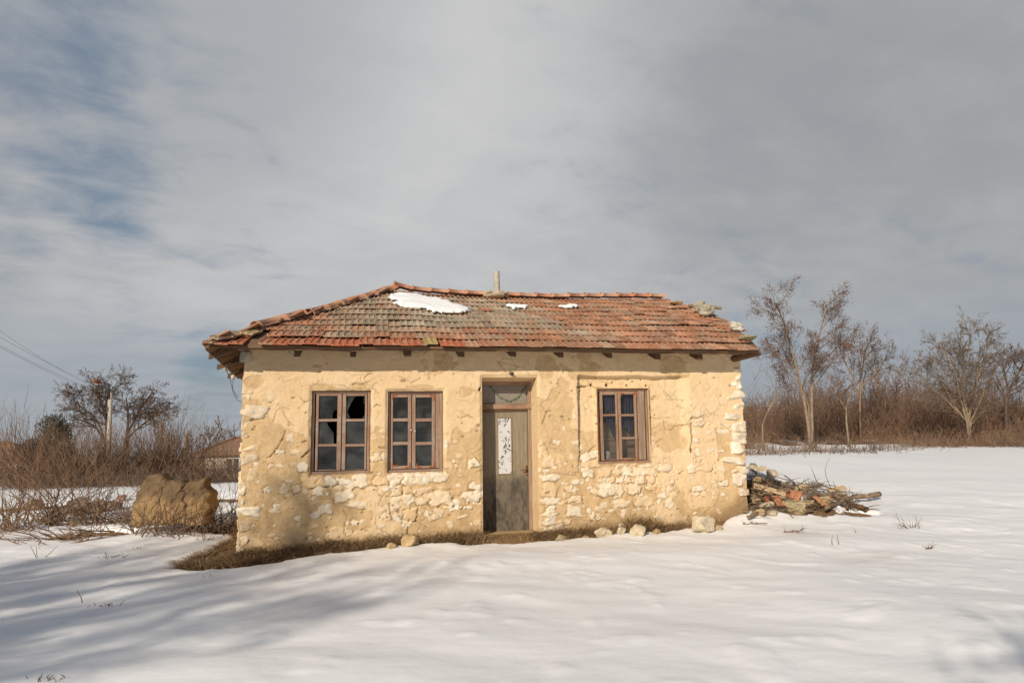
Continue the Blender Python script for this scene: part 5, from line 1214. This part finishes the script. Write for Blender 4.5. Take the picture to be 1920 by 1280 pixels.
for px, Yy, top, sd, lb in ((435, 52, 775, 14, 'faint bare tree behind the small far house'), (405, 55, 790, 15, 'faint bare tree left of the small far house'), (330, 56, 790, 17, 'faint bare tree behind the leaning posts')):
    b = base_at(px, 800, Yy); h = (at(px, top, Yy) - b).z
    build_plant('bare_tree', b, [(Vector((-.2, 0, 1)), h * .8, .1), (Vector((.25, 0, 1)), h * .8, .09), (Vector((0, .1, 1)), h * .85, .1)], dict(TP, max=3, nch=[9, 7, 5], rat=.42, ang=.6, rmin=.013), (M['bark'], M['twig_red'], M['pod']), sd, lb, 'tree', 'bare trees in the left background')

# evergreen
Y = 29; b = base_at(104, 800, Y); ev = empty('evergreen_tree', b, 'dark green bushy evergreen left of the street lamp', 'tree'); rs = random.Random(17)
h = (at(104, 784, Y) - b).z; mb = MB(); mb.tube([(0, 0, -.1), (.05, 0, h * .5), (0, .02, h * .9)], [.16, .11, .03], 8); mb.build('trunk', M['bark_dark'], ev, True)
mb = MB(); cl = []
for k in range(60):
    f = rs.random(); z = h * (.30 + .66 * f); w_ = .80 * (1 - f) ** .5 + .14; a = rs.uniform(0, 6.28); cl.append((Vector((math.cos(a) * w_ * rs.uniform(.3, 1), math.sin(a) * w_ * rs.uniform(.3, 1), z)), rs.uniform(.22, .42)))
cl += [(Vector((-.9 + rs.gauss(0, .15), 0, h * .62 + rs.gauss(0, .15))), .25) for _ in range(6)]
for c, r_ in cl:
    for _ in range(110):
        d = Vector((rs.gauss(0, 1), rs.gauss(0, 1), rs.gauss(0, 1))).normalized(); p = c + d * r_ * rs.random() ** .4; t = (d + Vector((0, 0, .6))).normalized(); l = rs.uniform(.06, .14); sd_ = t.orthogonal().normalized() * .018
        mb.add([p - sd_, p + sd_, p + t * l], [(0, 1, 2)])
mb.build('crown', M['needle'], ev)

# street lamp with its wires
Y = 42; b = at(204, 870, Y); b.z = float(soil_z(b.x, b.y)); lp = empty('street_lamp', b, 'concrete pole street lamp with a rusty head above the left bushes', 'street lamp')
t = at(208, 728, Y) - b; mb = MB(); mb.tube([(0, 0, -.2), t], [.17, .11], 10); mb.build('pole', M['concrete'], lp, True)
e = at(190, 717, Y - .8) - b; q = at(209, 724, Y) - b; mb = MB(); mb.tube([t + Vector((0, -.14, -.7)), t + Vector((0, -.14, .05)), q.lerp(e, .35) + Vector((0, 0, .06)), e], [.03, .03, .03, .026], 8); mb.build('arm', M['darkmetal'], lp, True)
hd = at(174, 713, Y - 1.3) - b; mb = MB(); dv = hd - e; L = [e.lerp(hd, f) for f in (0, .12, .4, .75, 1)]; mb.tube(L, [.04, .09, .14, .14, .05], 10); mb.build('lamp_head', M['lampred'], lp, True)
mb = MB(); mb.rbox((t.x - .14, t.y - .16, t.z - 1.5), (t.x - .02, t.y - .06, t.z - 1.2)); mb.build('bracket', M['darkmetal'], lp)
for k, (pa, pb, lb) in enumerate([((0, 618), (168, 722), 'thin power line, uppermost of those coming in from the left'), ((0, 638), (206, 732), 'power line running in from the left to the lamp pole, second from the top'), ((0, 655), (206, 742), 'power line third from the top, one of a close pair'), ((0, 658), (206, 746), 'lowest power line of the close pair from the left')]):
    a = at(pa[0] - 60, pa[1] - 40, 26); c = at(*pb, Y); mb = MB(); n = 18; mb.tube([a.lerp(c, i / n) - Vector((0, 0, .5 * 4 * (i / n) * (1 - i / n) * .35)) for i in range(n + 1)], .0055, 4); tag(recenter(mb.build('power_line', M['wire'])), lb, 'power line', 'power lines at the left')

# two leaning posts
for px, py, Yy, lb in ((302, 790, 30, 'rusty upright post rising from the bushes behind the clay block'), (351, 810, 29, 'shorter rusty post nearer to the small far house')):
    p = at(px, py, Yy); z = float(soil_z(p.x, p.y)); mb = MB(); mb.tube([(p.x, p.y, z - .2), (p.x, p.y, p.z - .03), (p.x, p.y, p.z)], [.075, .07, .055], 8); tag(recenter(mb.build('post', M['log'], None, False)), lb, 'post', 'posts among the left bushes')

# far houses
def far_house(cx, cy, rz, w, d, hw, hr, label, wins, ridge=.5, over=.3):
    z = float(soil_z(cx, cy)); o = empty('village_house', (cx, cy, z), label, 'house', rz=rz); mb = MB(); mb.box((-w / 2, -d / 2, -1), (w, 0, 0), (0, d, 0), (0, 0, hw + 1)); mb.build('wall', M['fwall'], o)
    mb = MB(); a, c = w / 2 + over, d / 2 + over; r_ = w / 2 * ridge
    vs = [(-a, -c, hw), (a, -c, hw), (a, c, hw), (-a, c, hw), (-r_, 0, hw + hr), (r_, 0, hw + hr)]; vs += [(x, y, zz - .12) for x, y, zz in vs[:4]]
    mb.add(vs, [(0, 1, 5, 4), (1, 2, 5), (2, 3, 4, 5), (3, 0, 4), (0, 6, 7, 1), (1, 7, 8, 2), (2, 8, 9, 3), (3, 9, 6, 0), (9, 8, 7, 6)]); rf = mb.build('roof', M['froof'], o)
    mb = MB(); mb.tube([(-a, -c, hw + .06), (-r_, 0, hw + hr + .05), (r_, 0, hw + hr + .05), (a, -c, hw + .06)], .09, 6); mb.build('ridge_tile', M['froof'], rf)
    for x, zz, ww, hh in wins:
        mb = MB(); mb.rbox((x - ww / 2, -d / 2 - .03, zz), (x + ww / 2, -d / 2 + .05, zz + hh)); f = mb.build('window', M['whitepaint'], o)
        mb = MB(); mb.rbox((x - ww / 2 + .08, -d / 2 - .04, zz + .08), (x - .03, -d / 2 - .031, zz + hh - .08)); mb.rbox((x + .03, -d / 2 - .04, zz + .08), (x + ww / 2 - .08, -d / 2 - .031, zz + hh - .08)); mb.build('pane', M['fwin'], f)
    return o
p = at(-10, 860, 60); gzf = float(soil_z(p.x, p.y)); far_house(p.x, p.y, .15, 7.6, 6, p.z - gzf, 1.5, 'ochre village house with a brown tiled roof at the left edge', [(.6, p.z - gzf - 1.9, 1.0, 1.3), (1.9, p.z - gzf - 1.9, 1.0, 1.3), (2.9, p.z - gzf - .55, .5, .25)], .35)
p = at(455, 846, 46); gzf = float(soil_z(p.x, p.y)); far_house(p.x, p.y, .12, 4.2, 4.2, p.z - gzf, .95, 'small far house with a sagging tiled roof behind the bushes', [(-.0, p.z - gzf - 1.5, .9, 1.2)], .25)

# ------------------------------------------------------------------ clay block
def clay_block():
    Yb = 11.8; pix = [(246, 986), (247, 955), (248, 930), (250, 920), (262, 905), (270, 893), (281, 889), (296, 892), (301, 898), (308, 904), (332, 902), (341, 906), (352, 902), (372, 898), (379, 902), (384, 912), (390, 918), (392, 922), (395, 931), (394, 948), (390, 966), (386, 986)]
    pts = [at(a, b, Yb - .27) for a, b in pix]; P = np.array([(p.x, p.z) for p in pts]); st = .016
    xs = np.arange(P[:, 0].min() - .03, P[:, 0].max() + .03, st); zs = np.arange(P[:, 1].min() - .03, P[:, 1].max() + .03, st); X, Z = np.meshgrid(xs, zs)
    sd = poly_sd(X, Z, P).reshape(X.shape) + (fbm(X * 6, Z * 6, 501, 4) - .5) * .13
    zm = P[:, 1].max(); crust_shade = sstep(-.10, .06, Z - (zm - .42) + (fbm(X * 2.2, Z * 2.2, 503, 4) - .5) * .55)  # crumbly darker top; the shade on it is painted into the colour
    cr = [at(a, b, Yb - .27) for a, b in ((346, 903), (341, 918), (349, 925), (345, 936), (355, 944), (350, 955))]
    cd_ = np.full(X.shape, 9.)
    for a, b in zip(cr, cr[1:]):
        e0, e1 = b.x - a.x, b.z - a.z; t = np.clip(((X - a.x) * e0 + (Z - a.z) * e1) / (e0 * e0 + e1 * e1), 0, 1); cd_ = np.minimum(cd_, np.hypot(X - a.x - t * e0, Z - a.z - t * e1))
    crack = sstep(.022, .006, cd_ + (fbm(X * 16, Z * 16, 507, 2) - .5) * .02)
    rnd = np.sqrt(np.clip(1 - (1 + np.clip(sd, -.09, 0) / .09) ** 2, 0, 1)) * .09
    rel = .16 * (fbm(X * 1.6, Z * 2.2, 509, 3) - .5) + .040 * (fbm(X * 6, Z * 8, 511, 5) - .5) * (.5 + crust_shade) - .012 * sstep(.06, .0, np.abs(fbm(X * 2.6, Z * 3.4, 513, 4) - .5)) + .03 * sstep(.62, .70, fbm(X * 8, Z * 10, 515, 3)) - .05 * crack + .03 * (1 - crust_shade)
    yf = Yb - .16 - rnd - rel - .10 * (zm - Z); yb = Yb + .02 + rnd
    keep = sd < 0; ny, nx = X.shape; mb = MB(); idx = {}
    def vid(j, i, k):
        if (j, i, k) not in idx:
            idx[j, i, k] = len(mb.v); mb.v.append((float(X[j, i]), float((yf, yb)[k][j, i]), float(Z[j, i])))
            a = float(crust_shade[j, i]); c = float(crack[j, i]); mb.c.append(tuple((1 - c * .8) * (u * (1 - a) + v * a) for u, v in zip((.33, .215, .105), (.17, .115, .064))) + (1,))
        return idx[j, i, k]
    cell = keep[:-1, :-1] & keep[1:, :-1] & keep[:-1, 1:] & keep[1:, 1:]
    for j in range(ny - 1):
        for i in range(nx - 1):
            if not cell[j, i]: continue
            q = [(j, i), (j, i + 1), (j + 1, i + 1), (j + 1, i)]
            mb.f.append(tuple(vid(a, b, 0) for a, b in q)); mb.f.append(tuple(vid(a, b, 1) for a, b in q[::-1]))
            for (dj, di), (a, b) in zip(((-1, 0), (0, 1), (1, 0), (0, -1)), ((0, 1), (1, 2), (2, 3), (3, 0))):
                jj, ii = j + dj, i + di
                if not (0 <= jj < ny - 1 and 0 <= ii < nx - 1 and cell[jj, ii]): mb.f.append((vid(*q[b], 0), vid(*q[a], 0), vid(*q[a], 1), vid(*q[b], 1)))
    mb.m = [0] * len(mb.f)
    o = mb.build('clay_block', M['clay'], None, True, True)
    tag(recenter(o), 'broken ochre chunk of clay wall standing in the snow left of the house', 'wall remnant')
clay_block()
gB = 'rubble stones in the left brush'; rs = random.Random(61)
RB = [(120, 968, .22, 'brown rubble stone at the left end of the rubble in the brush'), (150, 960, .24, 'large brown rubble stone in the middle of the left rubble'), (172, 965, .16, 'rubble stone just right of the largest one in the left rubble'), (205, 958, .20, 'grey rubble stone nearest to the clay block'), (188, 948, .15, 'dark rubble stone behind the grey one near the clay block'), (140, 985, .14, 'small rubble stone at the front of the left rubble'), (95, 985, .14, 'small rubble stone half buried by snow at the far left'), (228, 940, .12, 'small brown stone on the snow left of the clay block'), (60, 950, .2, 'dark stone under the brush at the left edge'), (160, 1000, .10, 'smallest front stone among cut branches')]
for i, (px, py, r_, lb) in enumerate(RB): grock(px, py, (r_ * 1.15, r_, r_ * .7), 600 + i, tuple(rs.uniform(.8, 1.1) * v for v in (.33, .26, .17)) + (1,), lb, gB, .2)

# ------------------------------------------------------------------ debris pile right of the house
gC = 'stones in the debris pile right of the house'; gD = 'branches in the debris pile right of the house'
def pile_at(px, py):
    # first hit of the pixel ray with snow or soil
    d = ray(px, py); lo, hi = 4.0, 24.0
    for n in (24, 24):
        t = np.linspace(lo, hi, n); x, y, z = t * d.x, t * d.y, CAMZ + t * d.z
        below = z < np.maximum(snow_z(x, y), soil_z(x, y))
        if not below.any(): return CAM + d * 14
        k = max(1, int(np.argmax(below))); lo, hi = t[k - 1], t[k]
    return CAM + d * float(hi)
PR = [(1412, 878, .13, ST, 'ochre boulder at the top of the rubble bank by the house corner'), (1428, 883, .12, ST, 'second boulder from the house corner on top of the bank'), (1445, 893, .14, ST, 'third boulder from the house corner on the bank, snow below it'), (1504, 922, .17, (.55, .45, .27, 1), 'pointed ochre stone rising from the middle of the pile'), (1437, 956, .12, ST, 'pale round stone at the lower left of the pile'), (1425, 966, .09, SO, 'small brown stone at the snow edge below the pile'), (1494, 962, .14, (.45, .38, .2, 1), 'flat olive stone at the front of the pile'), (1515, 952, .11, SO, 'brown stone under the grey branches'), (1545, 952, .15, (.36, .23, .10, 1), 'rust-brown stone under the thick branches at the right of the pile'), (1466, 937, .10, (.42, .36, .2, 1), 'mossy stone in the middle of the pile'), (1455, 908, .09, (.36, .33, .14, 1), 'yellow-green stone in the upper pile'), (1478, 950, .12, (.36, .30, .16, 1), 'dark mossy stone at the front of the pile'), (1420, 905, .10, SO, 'brown stone against the house corner'), (1445, 965, .08, ST, 'little pale stone beside the round one below the pile'), (1580, 928, .08, ST, 'pale stone behind the right end of the thick branches'), (1415, 945, .1, SO, 'ochre stone in the dry grass at the house corner')]
for i, (px, py, r_, c, lb) in enumerate(PR):
    p = pile_at(px, py); p.z = top_z(p.x, p.y) - r_ * .1; c = tuple(.6 * q + .4 * w_ for q, w_ in zip(c, (.40, .31, .20))) + (1,); rock(p, (r_ * 1.25, r_, r_ * .75), 700 + i, c, lb, group=gC, boxy=3.4)
for px, py, rz, lb in ((1467, 916, .5, 'red brick tilted in the upper part of the pile'), (1442, 941, .2, 'red brick at the left of the pile'), (1476, 932, -.4, 'broken red brick behind the white twigs of the pile')):
    p = pile_at(px, py); mb = MB(); mb.rbox((-.12, -.055, 0), (.12, .055, .07), j=.008, bev=.008); o = mb.build('brick', M['brick']); o.location = p + Vector((0, -.05, .0)); o.rotation_euler = (.35, .35, rz); tag(o, lb, 'brick', 'red bricks in the debris pile')
def branch_px(pix, r0, r1, mat, label, lift=.05, seed=0, twigs=3, name='fallen_branch'):
    rs = random.Random(seed); P_ = []
    for px, py in pix: P_.append(pile_at(px, py + 6) + Vector((0, -.08, lift)))
    pts = []
    for a, b in zip(P_, P_[1:]):
        for i in range(4): pts.append(a.lerp(b, i / 4) + Vector((rs.gauss(0, .012), rs.gauss(0, .012), rs.gauss(0, .012))))
    pts.append(P_[-1]); n = len(pts); rad = [(r0 + (r1 - r0) * i / (n - 1)) * rs.uniform(.9, 1.1) for i in range(n)]; mb = MB(); mb.tube(pts, rad, 9)
    for _ in range(twigs):
        i = rs.randrange(1, n - 1); d = Vector((rs.gauss(0, 1), rs.gauss(-.2, .5), rs.uniform(.0, .9))).normalized(); l = rs.uniform(.12, .5); q = pts[i]; mb.tube([q, q + d * l * .5 + Vector((0, 0, .02)), q + d * l], [.009, .007, .003], 4)
    return tag(recenter(mb.build(name, M[mat], None, True)), label, 'branch', gD)
branch_px([(1545, 958), (1570, 948), (1598, 936), (1625, 934), (1646, 930)], .03, .055, 'log', 'thick forked log with a cut end sticking out farthest to the right', .12, 1, 3)
branch_px([(1500, 938), (1530, 932), (1560, 932), (1590, 938)], .05, .045, 'log', 'thick curved log lying behind the forked one', .12, 2, 4)
branch_px([(1455, 925), (1475, 923), (1500, 930), (1525, 935)], .035, .04, 'log', 'grey log leading into the middle of the pile', .12, 3, 5)
branch_px([(1590, 945), (1612, 950), (1620, 952)], .05, .045, 'rafter', 'dark short log stub below the forked log', .06, 4, 2)
branch_px([(1400, 968), (1420, 958), (1432, 948), (1440, 935)], .025, .02, 'log', 'grey-brown branch running from the snow up the left of the pile', .06, 5, 4)
branch_px([(1400, 932), (1425, 930), (1450, 927), (1480, 925)], .02, .02, 'log', 'thin long branch across the upper pile', .10, 6, 6)
branch_px([(1408, 880), (1420, 895), (1432, 905), (1445, 915)], .03, .02, 'rafter', 'dark branch leaning from the house corner down the bank', .10, 7, 5)
branch_px([(1470, 895), (1485, 905), (1495, 918), (1510, 935)], .014, .018, 'log', 'thin branch sloping over the pointed stone', .12, 8, 4)
branch_px([(1405, 912), (1410, 925), (1425, 935), (1440, 940)], .03, .02, 'rafter', 'short dark branch by the house corner', .08, 9, 5)
branch_px([(1520, 920), (1545, 922), (1565, 930), (1585, 935)], .013, .012, 'log', 'knotty twig lying on top of the thick logs', .20, 10, 5)
branch_px([(1510, 955), (1530, 945), (1560, 940), (1585, 948)], .035, .03, 'rafter', 'dark log in the shade under the thick logs', .03, 11, 3)
for i, (px, py, L, rz, ry, lb) in enumerate([(1462, 912, .75, .2, .35, 'tan plank sloping down the upper part of the debris pile'), (1535, 944, .8, .1, -.05, 'tan plank lying under the thick logs'), (1440, 928, .55, -.3, .25, 'short tan plank by the house corner in the debris pile'), (1565, 925, .5, .3, -.1, 'light plank behind the thick logs at the right of the pile')]):
    p = pile_at(px, py); mb = MB(); mb.rbox((-L / 2, -.06, 0), (L / 2, .06, .028), j=.006); o = mb.build('plank', M['inwood']); o.location = p + Vector((0, -.08, .10)); o.rotation_euler = (.5, ry, rz); tag(o, lb, 'plank', 'planks in the debris pile')
for i, (px, py, rz, lb) in enumerate([(1455, 950, .4, 'broken roof tile at the lower left of the debris pile'), (1490, 940, -.6, 'broken roof tile in the middle of the debris pile'), (1530, 950, .9, 'broken roof tile at the front right of the debris pile')]):
    p = pile_at(px, py); mb = MB(); tile(mb, Vector((-.1, -.1, 0)), Vector((1, 0, 0)), Vector((0, .8, .6)), Vector((0, -.6, .8)), .2, .2, (.44, .20, .11, 1)); o = mb.build('broken_tile', M['tile'], None, False, True); o.location = p + Vector((0, -.08, .07)); o.rotation_euler = (.2, .1, rz); tag(o, lb, 'roof tile', 'broken tiles in the debris pile')
# upright thin shoot
p = pile_at(1562, 925); mb = MB(); mb.tube([at(a, b, p.y) for a, b in ((1562, 928), (1555, 908), (1549, 893), (1547, 880), (1551, 866), (1557, 857))], [.008, .007, .006, .005, .004, .003], 5); tag(recenter(mb.build('upright_twig', M['twig_red'])), 'single thin curved shoot rising above the debris pile', 'twig')
p = pile_at(1577, 962); mb = MB(); lump(mb, (0, 0, .05), (.09, .07, .08), 81, (1, 1, 1, 1), 3, e=1.0, boxy=2); o = mb.build('plastic_bag', M['bag'], None, False); o.location = p; tag(o, 'crumpled white plastic bag under the forked log', 'bag')
p = pile_at(1502, 950); mb = MB(); lump(mb, (0, 0, .08), (.05, .05, .13), 82, (1, 1, 1, 1), 3, e=1.0, boxy=2); o = mb.build('plastic_scrap', M['bag'], None, False); o.location = p; tag(o, 'grey-white plastic scrap upright among the pile twigs', 'plastic')
# loose twigs of the pile: nobody could count them
mb = MB(); rs = random.Random(71)
for k in range(680):
    px = rs.uniform(1398, 1530) if k < 520 else rs.uniform(1500, 1610); f = (px - 1398) / 210; py = rs.uniform(890 + 40 * f, 965 - 8 * f)
    p = pile_at(px, py) + Vector((0, rs.uniform(-.1, .05), rs.uniform(0, .08))); d = Vector((rs.gauss(.5, 1), rs.gauss(0, .5), rs.gauss(.05, .35))).normalized(); l = rs.uniform(.12, .55); rr = rs.uniform(.003, .009)
    mb.tube([p - d * l / 2, p + Vector((rs.gauss(0, .02), rs.gauss(0, .02), rs.gauss(0.02, .02))), p + d * l / 2], [rr, rr, rr * .5], 4, False)
tag(mb.build('brushwood', M['twig_grey'], None), 'tangled loose brushwood covering the rubble bank right of the house', 'brushwood', kind='stuff')
# low dry weed behind the pile
p = pile_at(1525, 912); mb = MB()
for k in range(90):
    d = Vector((rs.gauss(.2, .9), rs.gauss(0, .5), rs.uniform(.1, .7))).normalized(); l = rs.uniform(.1, .32); q = Vector((rs.gauss(0, .1), rs.gauss(0, .06), 0)); mb.tube([q, q + d * l * .6, q + d * l + Vector((.02, 0, -.03))], [.005, .004, .002], 3, False)
o = mb.build('dead_weed', M['twig_dark']); o.location = p; tag(o, 'low dark dead weed on the snow behind the debris pile', 'weed')

# ------------------------------------------------------------------ twigs sticking out of the snow
def snow_twig(px, py, kind, seed, label, h=.2):
    rs = random.Random(seed); p = pile_at(px, py); mb = MB()
    if kind == 'up':
        for k in range(rs.choice([1, 2, 3])):
            d = Vector((rs.gauss(0, .35), rs.gauss(0, .2), 1)).normalized(); q = Vector((rs.gauss(0, .05), rs.gauss(0, .03), -.03)); l = h * rs.uniform(.6, 1.1); mb.tube([q, q + d * l * .5 + Vector((rs.gauss(0, .01), 0, 0)), q + d * l], [.005, .004, .002], 5)
    elif kind == 'tuft':
        for k in range(18):
            d = Vector((rs.gauss(0, .6), rs.gauss(0, .4), rs.uniform(.3, 1))).normalized(); q = Vector((rs.gauss(0, .07), rs.gauss(0, .04), -.02)); l = h * rs.uniform(.4, 1.1); mb.tube([q, q + d * l * .5, q + d * l + Vector((rs.gauss(0, .02), 0, -.01))], [.004, .003, .0015], 4)
    else:
        n = 9; pts = [Vector((-h + 2 * h * i / n, rs.gauss(0, .006), .02 + rs.gauss(0, .006) + (.10 * max(0, i / n - .6) if kind == 'bent' else 0))) for i in range(n + 1)]; mb.tube(pts, [.006 + .003 * rs.random() for _ in pts], 6)
        for i in range(12):
            q = pts[rs.randrange(n)]; d = Vector((rs.gauss(0, .6), rs.gauss(-.3, .6), rs.uniform(-.2, .8))).normalized(); mb.tube([q, q + d * rs.uniform(.02, .12)], [.004, .002], 4)
    o = mb.build('twig', M['twig_red'], None); o.location = p; return tag(o, label, 'twig', 'twigs lying on or poking out of the snow')
TW = [(1416, 983, 'lie', .20, 'straight knobbly twig lying on the snow below the debris pile'), (1490, 998, 'bent', .16, 'bent forked twig on the snow below the debris pile'), (1562, 1022, 'up', .20, 'pair of thin stalks poking from the snow right of the bent twig'), (1705, 990, 'tuft', .34, 'thin branching stalks alone in the right snow field'), (1742, 1030, 'lie', .04, 'tiny dark scrap on the open snow at the right'),
      (72, 1045, 'up', .26, 'short upright stick in the snow at the lower left'), (210, 1045, 'tuft', .13, 'small tuft of dry stems in the snow below the left brush'), (265, 1028, 'tuft', .10, 'tiny tuft on the snow before the clay block'), (384, 1012, 'tuft', .16, 'dark dry weed tuft on the snow left of the grass patch'), (155, 1130, 'up', .20, 'single thin stick in the lower left snow'), (190, 1137, 'tuft', .10, 'pale dry stalks beside the thin stick in the lower left snow'), (90, 1275, 'tuft', .09, 'grass tips at the bottom left edge of the photo'), (380, 1082, 'up', .08, 'two short stalks in the snow just below the grass patch'), (33, 1050, 'up', .06, 'tiny stalk in the snow at the left edge'), (1600, 1000, 'up', .12, 'short thin stalk in the snow right of the forked log')]
for i, (px, py, kd, h, lb) in enumerate(TW): snow_twig(px, py, kd, 900 + i, lb, h)

# ------------------------------------------------------------------ bare trees behind the photographer whose shade lies on the snow and the wall
def shade_tree(x, y, h, seed, label, rm=.012, nch=(10, 8, 6, 5), tk=1.0):
    z = float(soil_z(x, y)); b = Vector((x, y, z))
    build_plant('bare_tree', b, [(Vector((.05, 0, 1)), h * .62, h * .022 * tk), (Vector((-.28, .1, 1)), h * .55, h * .016 * tk), (Vector((.3, -.1, 1)), h * .55, h * .016 * tk)], dict(TP, max=4, nch=list(nch), rat=.52, ang=.62, rmin=rm), (M['bark'], M['twig_grey'], M['pod']), seed, label, 'tree', 'bare trees behind the photographer')
shade_tree(-12.2, -8.0, 14.5, 81, 'bare tree whose soft shade reaches the lower left of the house wall')
shade_tree(-15.2, -11.5, 15.0, 82, 'bare tree whose shade darkens the left edge of the snow')
shade_tree(-9.2, -5.2, 8.5, 84, 'smaller bare tree whose trunk shade crosses the lower left snow')
shade_tree(-.7, -4.6, 8.0, 83, 'bare tree whose faint shade lies on the right snow', .004, (7, 6, 5, 4), .45)
print('polys', sum(len(m.polygons) for m in bpy.data.meshes))
